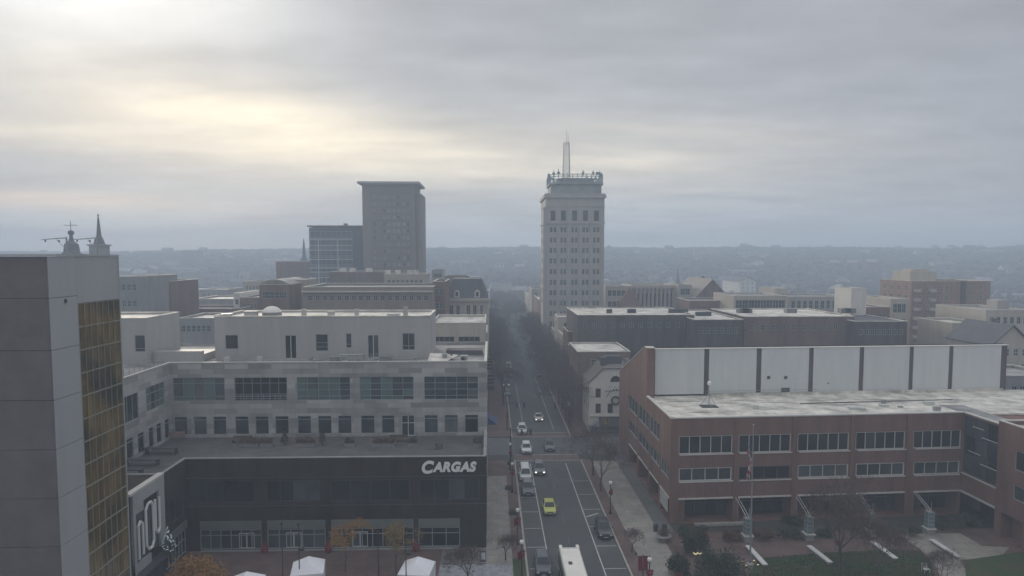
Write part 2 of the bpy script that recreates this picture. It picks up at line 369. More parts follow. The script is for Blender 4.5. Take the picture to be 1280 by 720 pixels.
# ================================================================ camera, sky, sun
cam = bpy.data.cameras.new('camera'); camo = bpy.data.objects.new('camera', cam); COL.objects.link(camo)
camo.location = (0, 0, CAMH); camo.rotation_euler = (radians(90)+PIT, 0, YAW)
cam.sensor_fit = 'HORIZONTAL'; cam.sensor_width = 36; cam.lens = 36*F/1280; cam.shift_x = 0; cam.shift_y = (PY0-360)/1280
cam.clip_start = 0.5; cam.clip_end = 30000
SC.camera = camo
SC.view_settings.view_transform = 'Standard'; SC.view_settings.look = 'None'; SC.view_settings.gamma = 1; SC.view_settings.use_curve_mapping = False
SC.view_settings.exposure = 0.30
SC.render.engine = 'CYCLES'
SC.cycles.use_denoising = True
try: SC.cycles.denoiser = 'OPENIMAGEDENOISE'
except Exception: pass
SC.cycles.max_bounces = 6; SC.cycles.diffuse_bounces = 3; SC.cycles.glossy_bounces = 2; SC.cycles.volume_bounces = 1; SC.cycles.transparent_max_bounces = 8
SC.cycles.use_adaptive_sampling = True

SUN_AZ, SUN_EL = radians(-24), radians(13)
w = bpy.data.worlds.new('World'); SC.world = w; w.use_nodes = True; nt = w.node_tree
for n in list(nt.nodes): nt.nodes.remove(n)
L = nt.links.new
def M_(op, a, b=None, c=None):
    n = nt.nodes.new('ShaderNodeMath'); n.operation = op
    for i, v in enumerate((a, b, c)):
        if v is None: continue
        if isinstance(v, (int, float)): n.inputs[i].default_value = v
        else: L(v, n.inputs[i])
    return n.outputs[0]
tc = nt.nodes.new('ShaderNodeTexCoord'); sp = nt.nodes.new('ShaderNodeSeparateXYZ'); L(tc.outputs['Generated'], sp.inputs[0])
X_, Y_, Z_ = sp.outputs
az = M_('ARCTAN2', X_, Y_); el = M_('ARCSINE', Z_)
def gauss(a0, e0, sa, se, tilt=0.0):
    da = M_('DIVIDE', M_('SUBTRACT', az, a0), sa)
    e2 = M_('SUBTRACT', M_('SUBTRACT', el, e0), M_('MULTIPLY', M_('SUBTRACT', az, a0), tilt))
    de = M_('DIVIDE', e2, se)
    return M_('EXPONENT', M_('MULTIPLY', M_('ADD', M_('MULTIPLY', da, da), M_('MULTIPLY', de, de)), -1.0))
# cloud sheet coordinates: a layer seen at a grazing angle, so streaks flatten toward the horizon
zz = M_('ADD', M_('MAXIMUM', Z_, 0.0), 0.10)
cb = nt.nodes.new('ShaderNodeCombineXYZ'); L(M_('DIVIDE', X_, zz), cb.inputs[0]); L(M_('DIVIDE', Y_, zz), cb.inputs[1])
def noise(scale, det=5, rough=.55, seed=0, sx=1.0, sy=1.0):
    mp = nt.nodes.new('ShaderNodeMapping'); mp.inputs['Location'].default_value = (seed, seed*.7, seed*.3); mp.inputs['Scale'].default_value = (sx, sy, 1)
    L(cb.outputs[0], mp.inputs['Vector'])
    n = nt.nodes.new('ShaderNodeTexNoise'); n.inputs['Scale'].default_value = scale; n.inputs['Detail'].default_value = det; n.inputs['Roughness'].default_value = rough
    L(mp.outputs[0], n.inputs['Vector']); return n.outputs['Fac']
n1 = noise(0.8, 4, .5, 3.1, sx=.6); n2 = noise(1.5, 4, .5, 8.3, sx=.55); n3 = noise(0.9, 3, .5, 14.2, sx=.35)
def V(col):
    n = nt.nodes.new('ShaderNodeRGB'); n.outputs[0].default_value = (*col, 1); return n.outputs[0]
def mixc(f, a, b):
    n = nt.nodes.new('ShaderNodeMix'); n.data_type = 'RGBA'
    if isinstance(f, (int, float)): n.inputs['Factor'].default_value = f
    else: L(f, n.inputs['Factor'])
    L(a, n.inputs['A']); L(b, n.inputs['B']); return n.outputs['Result']
def maprange(v, a, b, c, d, smooth=False):
    n = nt.nodes.new('ShaderNodeMapRange'); n.interpolation_type = 'SMOOTHSTEP' if smooth else 'LINEAR'
    L(v, n.inputs['Value'])
    for k, q in zip(('From Min','From Max','To Min','To Max'), (a,b,c,d)): n.inputs[k].default_value = q
    return n.outputs['Result']
low = V((0.50, 0.54, 0.57)); mid = V((0.375, 0.382, 0.395)); dark = V((0.235, 0.245, 0.29))
base = mixc(maprange(el, 0.01, 0.13, 0, 1, True), low, mid)
base = mixc(M_('MULTIPLY', maprange(az, 0.12, 0.75, 0, 1, True), .60), base, dark)           # heavier cloud to the right
base = mixc(M_('MULTIPLY', maprange(n1, .40, .62, 0, 1, True), .55), base, V((0.27, 0.277, 0.30)))
warm = V((0.98, 0.86, 0.66)); white = V((0.90, 0.89, 0.85))
g1 = gauss(-0.33, 0.178, 0.22, 0.050, -0.12)     # bright rift where the sun sits
g2 = gauss(0.0, 0.148, 0.38, 0.040, -0.04)
g3 = gauss(-0.50, 0.34, 0.26, 0.11, 0.2)         # upper left glow
g4 = gauss(-0.62, 0.068, 0.22, 0.012, 0.0)       # thin salmon band low on the left
g5 = gauss(0.26, 0.120, 0.26, 0.034, -0.08)
g6 = gauss(-0.60, 0.150, 0.32, 0.022, 0.0)
br = maprange(n2, .32, .60, .55, 1.0, True)
br2 = maprange(n3, .36, .60, .35, 1.0, True)
c = mixc(M_('MULTIPLY', M_('MULTIPLY', g3, br), .85), base, white)
c = mixc(M_('MULTIPLY', M_('MULTIPLY', g2, br2), .95), c, warm)
c = mixc(M_('MULTIPLY', M_('MULTIPLY', g1, br), .85), c, warm)
c = mixc(M_('MULTIPLY', M_('MULTIPLY', g6, br2), .6), c, warm)
c = mixc(M_('MULTIPLY', M_('MULTIPLY', g4, br2), .75), c, V((0.72, 0.58, 0.47)))
c = mixc(M_('MULTIPLY', M_('MULTIPLY', g5, br2), .5), c, V((0.60, 0.54, 0.46)))
n4 = noise(3.4, 4, .6, 21.7, sx=.6)
def scale_(col, f):
    n = nt.nodes.new('ShaderNodeVectorMath'); n.operation = 'SCALE'; L(col, n.inputs[0]); L(f, n.inputs['Scale']); return n.outputs[0]
c = scale_(c, maprange(n4, .3, .7, .90, 1.10))
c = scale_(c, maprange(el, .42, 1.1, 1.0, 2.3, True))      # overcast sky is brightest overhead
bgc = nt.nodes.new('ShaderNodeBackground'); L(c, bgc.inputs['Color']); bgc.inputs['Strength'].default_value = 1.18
sky = nt.nodes.new('ShaderNodeTexSky'); sky.sky_type = 'NISHITA'; sky.sun_disc = False; sky.sun_elevation = SUN_EL; sky.sun_rotation = SUN_AZ
bgs = nt.nodes.new('ShaderNodeBackground'); L(sky.outputs[0], bgs.inputs['Color']); bgs.inputs['Strength'].default_value = 0.06
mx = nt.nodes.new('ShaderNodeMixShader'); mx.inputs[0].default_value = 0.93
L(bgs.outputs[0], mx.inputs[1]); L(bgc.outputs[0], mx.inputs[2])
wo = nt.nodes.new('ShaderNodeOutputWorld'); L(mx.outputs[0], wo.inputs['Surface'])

sl = bpy.data.lights.new('sun', 'SUN'); so = bpy.data.objects.new('sun', sl); COL.objects.link(so)
sl.energy = 1.5; sl.angle = radians(14); sl.color = (1.0, 0.88, 0.72)
from mathutils import Vector
so.rotation_euler = Vector((sin(SUN_AZ)*cos(SUN_EL), cos(SUN_AZ)*cos(SUN_EL), sin(SUN_EL))).to_track_quat('Z', 'Y').to_euler()
so.location = (-100, 200, 150)

# ================================================================ haze
hb = MB(); hb.box(-1270, 1270, -170, 1530, -2, 84)
hm = bpy.data.materials.new('haze_air'); hm.use_nodes = True; ht = hm.node_tree
for n in list(ht.nodes): ht.nodes.remove(n)
pv = ht.nodes.new('ShaderNodeVolumePrincipled'); pv.inputs['Color'].default_value = (0.69, 0.82, 0.98, 1); pv.inputs['Density'].default_value = 0.00132; pv.inputs['Anisotropy'].default_value = 0.1
ho = ht.nodes.new('ShaderNodeOutputMaterial'); ht.links.new(pv.outputs[0], ho.inputs['Volume'])
hz = hb.build('haze', hm); hz['kind'] = 'stuff'; hz['label'] = 'thin grey winter haze hanging over the whole city'

# ================================================================ ground
def skyline(azm):   # height of the far ridge by bearing (radians from the street)
    return 47.5 + 1.2*sin(azm*7.1+.4) + .9*sin(azm*17+1) + .5*sin(azm*41) - 9.5*min(1, max(0, (-azm-.22)/.35))
def terrain_z(x, y):
    r = sqrt(x*x+y*y)
    if r < 480 or y < 0: return 0.0
    t = min(1, (r-480)/850); t = t*t*(3-2*t)
    a = atan2(x, y)
    return t*skyline(a) + (1-t)*min(1,(r-480)/250)*4*sin(x*.011+1)*sin(y*.013)
g = MB(); NX, NY = 100, 80
xs = [-1250+ i*2500/NX for i in range(NX+1)]; ys = [-150+i*1660/NY for i in range(NY+1)]
g.add([(x,y,terrain_z(x,y)-.012) for y in ys for x in xs], [(j*(NX+1)+i, j*(NX+1)+i+1, (j+1)*(NX+1)+i+1, (j+1)*(NX+1)+i) for j in range(NY) for i in range(NX)])
tm = mat('town_and_hill_ground', (0.045, 0.047, 0.042), var=0.4, scale=0.008, col2=(0.085, 0.08, 0.07), rough=0.95)
structure('ground', g, tm, smooth=True)

RX0, RX1 = 4.3, 16.1           # kerb lines of the street
b = MB(); b.box(RX0, RX1, -60, 124, -.2, .004); b.box(RX0, RX1, 124, 700, -.2, .004)
b2 = MB(); b2.box(-120, RX0-.001, 124.5, 136.5, -.2, .003); b2.box(RX1+.001, 300, 124.5, 136.5, -.2, .003)
structure('street', b, mAsphalt); structure('side_street', b2, mAsphalt2)
b = MB(); b.box(-200, RX0-.001, 330, 344, -.2, .003); b.box(RX1+.001, 300, 330, 344, -.2, .003); structure('side_street', b, mAsphalt2)
# crosswalks in brick
for i, (ya, yb) in enumerate(((121.0, 124.2), (137.2, 140.0))):
    b = MB(); b.box(RX0+.02, RX1-.02, ya, yb, .0045, .008); structure('brick_crosswalk', b, mPaveR)
    b = MB(); 
    for y in (ya-.25, yb+.12): b.box(RX0+.1, RX1-.1, y, y+.13, .009, .0125)
    structure('crosswalk_line', b, mLine)
# painted lines
b = MB()
b.box(6.86, 6.98, 10, 119, .005, .009); b.box(13.18, 13.30, 10, 119, .005, .009)
b.box(6.9, 7.0, 143, 196, .005, .009); b.box(13.2, 13.3, 143, 205, .005, .009)
structure('lane_line', b, mLine)
b = MB()
for k in range(-3, 7):
    y = at(650, 684.5, Z=0)[1] + k*6.0
    if 40 < y < 119: b.box(4.45, 6.85, y, y+.1, .005, .009)
for k in range(-3, 6):
    y = at(770, 682.5, Z=0)[1] + k*6.3
    if 40 < y < 112: b.box(13.31, 15.95, y, y+.1, .005, .009)
p0 = at(733, 646.5, Z=0); p1 = at(748, 642, Z=0)
b.add([(p0[0],p0[1],.0095),(p1[0],p1[1],.0095),(p1[0],p1[1]+.25,.0095),(p0[0],p0[1]+.25,.0095)], [(0,1,2,3)])
structure('parking_line', b, mLine)
b = MB()
for k in range(16):
    y = 58+k*4.2*1.6
    if y < 117: b.box(9.98, 10.08, y, y+2.2, .005, .008)
mFaint = mat('faded_road_paint', (0.13, 0.13, 0.13), var=0.4, scale=1.5)
structure('lane_dash', b, mFaint)
# darker patched tar seams on the asphalt
b = MB(); random.seed(3)
for k in range(14):
    x = random.uniform(5, 14.5); y = random.uniform(60, 118); b.box(x, x+random.uniform(.6,1.6), y, y+random.uniform(1.5,4), .0045, .005+.00025*k)
structure('asphalt_patch', b, mat('tar_patch', (0.068,0.070,0.070), var=.2, rough=.9))
b = MB()
for (x, y) in ((9.0, 72), (11.3, 101), (8.6, 96), (10.5, 131)): b.lathe([(0.34,.005),(.34,.012),(.001,.013)], x, y, 16)
structure('manhole_cover', b, mat('cast_iron', (0.06,0.055,0.05), var=.2, rough=.6))

# left pavement
Z1 = .13
def slab(name, x0, x1, y0, y1, m, z=Z1): b = MB(); b.box(x0, x1, y0, y1, -.2, z); return structure(name, b, m)
slab('sidewalk', -0.7, 2.5, 76.0, 120.5, mSlab); slab('sidewalk', -.7, 4.0, 136.8, 330, mPaveR)
slab('brick_sidewalk', -0.7, 2.5, 112.01, 120.49, mPaveR, Z1+.006)
slab('brick_verge', 2.502, 4.05, 80.6, 120.5, mPaveR, Z1-.004); slab('grass_verge', 2.502, 4.05, 40, 80.598, mGrass, Z1-.004)
slab('gravel_paving', -6.2, 2.5, 55, 79.2, mGravel, Z1+.01); slab('sidewalk', -.7, 4.0, 344.5, 600, mPaveR)
for (ya, yb) in ((20, 120.8), (136.5, 330), (344, 600)):
    b = MB(); b.box(4.05, RX0, ya, yb, -.2, .15); structure('kerb', b, mKerb)
    b = MB(); b.box(RX1, RX1+.22, ya, yb, -.2, .15); structure('kerb', b, mKerb)
# right pavement
slab('brick_verge', 16.32, 18.0, 20, 120.8, mPaveR, Z1); slab('sidewalk', 18.003, 22.4, 20, 119.8, mSlab, Z1-.003)
slab('sidewalk', 16.32, 20.5, 136.6, 330, mPaveR); slab('sidewalk', 16.32, 20.5, 344.5, 600, mPaveR)
slab('paving', 22.403, 24.5, 88, 123.5, mat('dark_paving', (0.10,0.10,0.10), kind='slab', bw=.8, bh=.8, col2=(.12,.118,.115)), Z1-.006)
# plazas
slab('plaza_paving', -60, -6.203, 40, 84.1, mPaveR, .10); slab('plaza_paving', -6.2, -.703, 79.202, 84.1, mat('grey_pavers', (0.13,0.125,0.125), kind='slab', bw=.6, bh=.6, col2=(.16,.15,.15), var=.2), .10)
slab('courtyard_paving', 22.403, 130, 30, 87.99, mPaveR, .10)
slab('concrete_path', 54.0, 62.5, 79.5, 86.5, mSlab, .112)
b = MB(); poly = [at(*p, Z=.12)[:2] for p in ((1165,680),(1262,684),(1250,696),(1200,700),(1212,722),(1178,722),(1160,696))]
b.prism(list(reversed(poly)) if False else poly[::-1], .0, .122); structure('concrete_path', b, mSlab)
def lawn(name, pts):
    b = MB(); b.prism([at(*p, Z=.15)[:2] for p in pts][::-1], .0, .155); o = b.build(name, mGrass); o['kind'] = 'structure'; return o
lawn('lawn', ((938,716),(948,698),(1030,691),(1120,687),(1150,688),(1163,700),(1170,726),(1180,760),(925,760)))
lawn('lawn', ((1206,700),(1290,688),(1330,700),(1330,760),(1210,760)))
def grass_blades(name, pts, n, zb=.15):
    P = [at(*p, Z=zb)[:2] for p in pts]; x0 = min(p[0] for p in P); x1 = max(p[0] for p in P); y0 = min(p[1] for p in P); y1 = max(p[1] for p in P)
    def inside(x, y):
        c = False
        for i in range(len(P)):
            (xa,ya),(xb,yb) = P[i], P[i-1]
            if (ya > y) != (yb > y) and x < (xb-xa)*(y-ya)/(yb-ya)+xa: c = not c
        return c
    b = MB(); k = 0
    while k < n:
        x, y = random.uniform(x0,x1), random.uniform(y0,y1)
        if not inside(x,y): continue
        k += 1; a = random.uniform(0,pi); h = random.uniform(.05,.14); d = .05
        b.add([(x-d*cos(a),y-d*sin(a),zb),(x+d*cos(a),y+d*sin(a),zb),(x+random.uniform(-.04,.04),y,zb+h)], [(0,1,2)])
    o = b.build(name, mGrass); o['kind'] = 'stuff'; o['label'] = 'short winter grass blades on the courtyard lawn'
grass_blades('grass', ((938,716),(948,698),(1030,691),(1120,687),(1150,688),(1163,700),(1170,726),(925,730)), 14000)

# ================================================================ near buildings
def ZP(py, Y, px=640): return at(px, py, Y=Y)[2]
def XP(px, Y, py=500): return at(px, py, Y=Y)[0]

# ---- concrete and amber glass tower, left edge
mAmber = mat('amber_curtained_glass', (0.175, 0.115, 0.04), rough=0.16, var=0.5, scale=0.6, bump=0.03, col2=(0.05, 0.045, 0.028), fine=.5)
for n in mAmber.node_tree.nodes:
    if n.type == 'TEX_NOISE': n.inputs['Scale'].default_value *= 1.0
    if n.type == 'MAPPING': n.inputs['Scale'].default_value = (3.0, 3.0, 0.25)
TX, TY = -31.9, 50.0
t = thing('concrete_tower', 'tall taupe concrete tower with a strip of amber glass at the left edge', 'building', (TX, TY, 0))
b = MB(); b.box(TX-30, TX-.06, TY+.06, TY+3.3, 0, 36.9); b.box(TX-30, TX-.5, TY+3.31, TY+9.2, 0, 33.3); b.box(TX-30, TX-.06, TY+3.31, TY+9.2, 33.31, 36.9); b.build('core', mJoint, t)
zj = [36.98, 33.95] + [30.15-3.66*k for k in range(9)]
zj = [z for z in zj if z > .2] + [0]
for i, (za, zb) in enumerate(zip(zj, zj[1:])):
    b = MB(); b.box(TX-30, TX-.02, TY-.02, TY+.05, zb+.02, za-.02); b.build('wall_panel', mTaupe, t)
    b = MB(); b.box(TX-.05, TX+.02, TY-.02, TY+3.3, zb+.02, za-.02); b.build('side_panel', mSilver, t)
b = MB(); b.box(TX-.05, TX+.02, TY+3.32, TY+9.2, 33.35, 36.98); b.build('side_panel', mSilver, t)
b = MB(); b.box(TX-30, TX+.1, TY-.1, TY+9.3, 37.0, 37.12); b.build('coping', mSilver, t)
k = 0; z = 33.32-1.815
mMull = mat('pale_mullion', (0.27, 0.26, 0.20), rough=.5, var=.08, bump=0)
while z > 0:
    place_window(t, (TX+.08, TY+3.34), pi/2, 0, z, 5.86, 1.80, fW(mAmber, mMull, nx=7, bar=.04, fw=.045)); z -= 1.815
b = MB(); b.box(TX-.4, TX+.04, TY+9.2, TY+9.32, 0, 36.98); b.build('edge_trim', mSilver, t)
b = MB(); b.lathe([(.12,0),(.12,.25),(.02,.3)], TX+.03, TY+1.8, 10)
for i in range(len(b.v)): b.v[i] = (b.v[i][0], b.v[i][1], b.v[i][2]+33.5)
b.build('wall_light', mFrameD, t)
# two bracketed jib arms on its roof
for jx, jl, nm in ((83, 52, 'grey steel jib arm with a brace, left of the pair on the tower roof'), (121, 92, 'grey steel jib arm with a brace, right of the pair on the tower roof')):
    YY = 57.0; a = at(jx, 298, Y=YY); c = at(jl, 299.5, Y=YY)
    j = thing('jib_arm', nm, 'roof hoist', (a[0], YY, 37.12), group='jib arms on the tower roof')
    b = MB(); b.tube((a[0],YY,37.12),(a[0],YY,a[2]+.1),.07); b.build('post', mSteel, j)
    b = MB(); b.tube((a[0],YY,a[2]+.05),(c[0],YY,c[2]),.05,.035); b.build('arm', mSteel, j)
    m_ = at((jx+jl)/2+3, 299.5, Y=YY); b = MB(); b.tube((m_[0],YY,m_[2]),(a[0],YY,37.5),.028); b.build('brace', mSteel, j)
    for q in (.3, .85):
        xx = a[0]+(c[0]-a[0])*q; b = MB(); b.lathe([(.05,-.16),(.07,-.1),(.03,0)], xx, YY, 8); b.v = [(x,y,zz_+c[2]-.02) for x,y,zz_ in b.v]; b.build('pulley', mSteelD, j)

# ---- office building with the dark podium
PX_L, PX_R, PY_, UY = -38.0, -0.7, 84.0, 97.5
o = thing('office_building', 'stone clad office building on a charcoal podium with a bright company name', 'building', (PX_R, PY_, 0))
ZT = 11.85; zf = lambda y: ZP(y, PY_)
gl = fW(mDarkWin, mFrameG, nx=5, hz=[.70], bar=.10, fw=.12)
store = [(250,327,6,mDarkWin),(334,407,5,mGreyWin),(414,517,8,mDarkWin),(523,575,3,mDarkWin)]
holes = []
ux = lambda px, y=670: XP(px, PY_, y)-PX_L
zs0, zs1, zs2 = max(.25, zf(688)), zf(658), zf(647)
for a, c, n, gm in store: holes.append((ux(a), ux(c), zs0, zs1, fW(gm, mFrameG, nx=n, hz=[.70], bar=.09, fw=.10, depth=.5)))
for a, c in ((238,318),(333,400),(413,512),(524,599)): holes.append((ux(a,610), ux(c,610), zf(624), zf(598), fW(mDarkWin, mFrameD, nx=4, depth=.3)))
b = MB(); b.k = 0
wall(b, (PX_L,PY_), (PX_R,PY_), 0, ZT, holes, .5, o)
b.add([(PX_R,PY_,0),(PX_R,UY,0),(PX_R,UY,ZT),(PX_R,PY_,ZT)], [(0,1,2,3)])
WY = 77.9
eh = [(.4, 5.6, .3, 3.2, fW(mDarkWin, mFrameG, nx=6, hz=[.6], bar=.08, fw=.1)), (1.0, 5.4, 5.2, 8.2, fW(mDarkWin, mFrameD, nx=2, depth=.3))]
wall(b, (PX_L,WY), (PX_L,PY_), 0, ZT, eh, .3, o)
wall(b, (-62,WY), (PX_L,WY), 0, ZT)
# inner face of parapet and its top
for (x0,y0,x1,y1) in ((PX_L-.35,PY_+.35,PX_R-.35,PY_+.35),(PX_L-.35,WY+.35,PX_L-.35,PY_+.35)):
    b.add([(x0,y0,ZT-.9),(x1,y1,ZT-.9),(x1,y1,ZT),(x0,y0,ZT)], [(0,1,2,3)])
b.build('podium_wall', mCharcoal, o)
b = MB(); b.box(PX_L+.003,PX_R,PY_-.05,PY_+.35,ZT,ZT+.1); b.box(PX_L-.35,PX_L+.0,WY-.05,PY_+.35,ZT,ZT+.1); b.box(-62,PX_L-.36,WY-.05,WY+.35,ZT,ZT+.1); b.box(PX_R-.35,PX_R+.05,PY_+.36,UY,ZT,ZT+.1)
b.build('podium_coping', mGreyConc, o)
b = MB(); b.box(-62,PX_R-.3,PY_+.3,UY,ZT-1.2,ZT-.9); b.box(-62,PX_L-.3,WY+.3,PY_+.3,ZT-1.2,ZT-.9); b.build('terrace_floor', mat('terrace_pavers', (.078,.077,.073), kind='slab', bw=.9, bh=.9, col2=(.10,.10,.095), var=.2), o)
mFascia = mat('pale_fascia', (0.15, 0.165, 0.155), var=.15, rough=.5)
for a, c, n, gm in store:
    b = MB(); x0, x1 = XP(a,PY_,650), XP(c,PY_,650); b.box(x0, x1, PY_-.10, PY_-.003, zs1+.05, zs2)
    for q in range(1,n): b.box(x0+(x1-x0)*q/n-.02, x0+(x1-x0)*q/n+.02, PY_-.13, PY_-.103, zs1+.05, zs2)
    b.build('shop_fascia', mFascia, o)
    b = MB(); b.box(x0, x1, PY_-.35, PY_-.003, .1, zs0-.05); b.build('plinth', mGreyConc, o)
b = MB(); b.box(PX_L+.003,PX_L+.12,WY+.3,PY_-.2,3.3,4.3); b.build('shop_fascia', mFascia, o)
# doors in the storefront
for px in (308, 367, 450):
    x = XP(px, PY_, 675); b = MB(); w_ = .95
    for s in (0, 1):
        x0 = x-w_+s*w_; b.box(x0,x0+.08,PY_+.1,PY_+.25,zs0,2.3); b.box(x0+w_-.08,x0+w_,PY_+.1,PY_+.25,zs0,2.3); b.box(x0,x0+w_,PY_+.1,PY_+.25,2.2,2.32); b.box(x0,x0+w_,PY_+.1,PY_+.25,zs0,zs0+.2)
    b.build('door', mFrameW, o)
# horizontal reveals in the charcoal cladding
b = MB()
for zz_ in (zf(626)-.3, zf(597)+.3): b.box(PX_L+.02, PX_R+.04, PY_-.05, PY_-.003, zz_-.06, zz_+.06)
b.build('cladding_band', mFrameD, o)
# upper storeys
UZ0, UZ1 = ZT-.9, 21.75
uu = lambda px, y: XP(px, UY, y)+45.8
zu = lambda y: ZP(y, UY)
S = []
for i, (a, c) in enumerate(((216,281),(293,359),(371,438),(449.5,517),(530,598))):
    gm = (mGreenWin, mDarkWin, mGreenWin, mGreenWin, mGreyWin)[i]
    S.append((uu(a,485), uu(c,485), zu(499), zu(470), fW(gm, mFrameG, nx=5 if i != 1 else 6, hz=[.18,.45,.72] if i > 1 else [.2,.75], bar=.06, depth=.8 if i == 1 else .3)))
for a, c in ((217.5,234),(242,258.5),(266.5,283),(294,311),(319,336),(344,361),(372,389),(397.5,414.5),(422.5,439.5),(451,468.5),(477,493.5),(530.5,547.5),(555.5,572.5),(581,598)):
    S.append((uu(a,528), uu(c,528), zu(540.5), zu(518), fW(random.choice((mGreyWin,mDarkWin,mGreyWin)), mFrameG, nx=1, hz=[.8], bar=.07)))
S.append((uu(502,530), uu(518.5,530), UZ0+.05, zu(518), fW(mGreyWin, mFrameW, nx=2, hz=[.62], bar=.1, name='terrace_door')))
yw = lambda px: at(px, 500, X=-45.8)[1]
E_ = [(yw(152)-70, yw(173)-70, zu(501), zu(472), fW(mDarkWin, mFrameG, nx=3)), (yw(183)-70, yw(206)-70, zu(499), zu(471), fW(mGreenWin, mFrameG, nx=4, hz=[.3,.7]))]
for a, c in ((156,165),(170.5,179),(184.5,191),(194.5,201),(205,211)):
    E_.append((yw(a)-70, yw(c)-70, zu(541), zu(518), fW(mDarkWin, mFrameG, nx=1, hz=[.8])))
b = MB()
wall(b, (-45.8,UY), (PX_R,UY), UZ0, UZ1, S, .3, o)
wall(b, (-45.8,70), (-45.8,UY), UZ0, UZ1, E_, .3, o)
wall(b, (PX_R,UY), (PX_R,120), 0, UZ1, bays(2,21,5,1.9,14.2,17.0,fW(mGreyWin,mFrameG,nx=1))+bays(2,21,5,1.9,8,10.8,fW(mGreyWin,mFrameG,nx=1)), .3, o)
wall(b, (PX_R,120), (-70,120), 0, UZ1); wall(b, (-70,70), (-45.8,70), UZ0, UZ1); wall(b, (-70,120), (-70,70), 0, UZ1)
for (x0,y0,x1,y1) in ((-46.1,UY+.35,PX_R-.35,UY+.35),(-46.15,70.3,-46.15,UY+.35),(PX_R-.35,UY+.35,PX_R-.35,119.6)):
    b.add([(x0,y0,UZ1-.45),(x1,y1,UZ1-.45),(x1,y1,UZ1),(x0,y0,UZ1)], [(0,1,2,3)])
b.build('upper_wall', mStonePatch, o)
b = MB(); b.box(-70,-46.15,70.3,119.6,UZ1-.7,UZ1-.45); b.box(-46.15,PX_R-.35,UY+.35,119.6,UZ1-.7,UZ1-.45); b.build('roof', mRoofG, o)
b = MB(); b.box(-45.75,PX_R+.06,UY-.06,UY+.35,UZ1,UZ1+.13); b.box(-46.15,-45.752,69.9,UY+.35,UZ1,UZ1+.13); b.box(PX_R-.35,PX_R+.06,UY+.352,120,UZ1,UZ1+.13); b.box(-70,-46.151,69.9,70.3,UZ1,UZ1+.13)
b.build('coping', mCoping, o)
# balcony of the second bay
x0, x1 = XP(293,UY,495), XP(359,UY,495)
rail(o, [(x0+.1,UY-.05),(x1-.1,UY-.05)], zu(499), 1.0, mFrameG, .8, 'balcony_rail')
b = MB(); xd = XP(335,UY,485); b.box(xd-.9,xd-.82,UY+.5,UY+.6,zu(499),zu(476)); b.box(xd-.03,xd+.05,UY+.5,UY+.6,zu(499),zu(476)); b.box(xd+.8,xd+.88,UY+.5,UY+.6,zu(499),zu(476)); b.box(xd-.9,xd+.88,UY+.5,UY+.6,zu(476),zu(476)+.1)
b.build('balcony_door', mFrameW, o)
# penthouse B (wide) and A (left)
BY = 104.0; BX0, BX1 = XP(268,BY,410), XP(537,BY,410); BZ = ZP(396, BY, 400)
ub = lambda px, y=425: XP(px,BY,y)-BX0
zb_ = lambda y: ZP(y, BY)
S = [(ub(281.5), ub(297.5), zb_(435), zb_(417.5), fW(mDarkWin,mFrameG,nx=1)), (ub(356),ub(370.5),UZ1-.4,zb_(418),fW(mDarkWin,mFrameW,nx=2,bar=.12,name='door')),
     (ub(394.5),ub(410),zb_(438),zb_(417),fW(mGreyWin,mFrameG,nx=1,hz=[.25,.5])), (ub(432.5),ub(439.5),zb_(434),zb_(416),fW(mGreyWin,mFrameG,nx=1,hz=[.25])),
     (ub(459.5),ub(473.5),UZ1-.4,zb_(418),fW(mGreyWin,mFrameW,nx=2,bar=.12,name='door')), (ub(503),ub(518.5),zb_(437),zb_(416),fW(mGreyWin,mFrameG,nx=2,hz=[.25]))]
block(o, BX0, BX1, BY, 115.5, UZ1-.45, BZ, mPentW, S=S, roofm=mRoofW, par=.25, copm=mRoofW, name='penthouse_wall')
AX1 = -49.9; AY = 99.3; AZ = ZP(398.5, AY, 160)
S = [(AX1-x_-0, 0, 0, 0, None) for x_ in ()]
sx = lambda px: XP(px,AY,430)+66
S = [(sx(168.5), sx(181.5), ZP(440,AY,175), ZP(419,AY,175), fW(mGreyWin,mFrameG,nx=1,hz=[.2])), (sx(147), sx(153), ZP(440,AY,150), ZP(419,AY,150), fW(mGreyWin,mFrameG,nx=1,hz=[.2]))]
block(o, -66, AX1, AY, 110, UZ1-.45, AZ, mPentW, S=S, roofm=mRoofW, par=.25, copm=mRoofW, name='penthouse_wall')
# roof deck between penthouses, rails, vents
b = MB(); b.box(-49.5,-42.5,100.5,101.2,UZ1-.4,UZ1+1.3); b.box(-48.9,-43,101.21,108,UZ1-.4,UZ1+.6); b.build('stair_housing', mPentW, o)
rail(o, [(XP(400,101,440),100.6),(XP(492,101,440),100.6)], UZ1-.4, 1.15, mFrameG, 1.0)
rail(o, [(-65,97.9),(-47,97.9)], UZ1-.4, 1.1, mSteel, 1.2); rail(o, [(-47,98),(-47,85)], UZ1-.4, 1.1, mSteel, 1.2)
b = MB(); zr = BZ-.25
xd = XP(340,110,390); prof = [(1.5,0),(1.5,.5),(1.47,.56),(1.35,.85),(1.05,1.15),(.62,1.36),(.2,1.44),(.02,1.45)]
b.lathe([(1.5,0),(1.5,.5)], xd, 110, 24); b.v = [(x,y,z_+zr) for x,y,z_ in b.v]; b.build('dome_drum', mGreyConc, o)
b = MB(); b.lathe(prof[1:], xd, 110, 24); b.v = [(x,y,z_+zr) for x,y,z_ in b.v]; b.build('roof_dome', mat('white_dome', (.70,.68,.62), var=.08, bump=0), o, smooth=True)
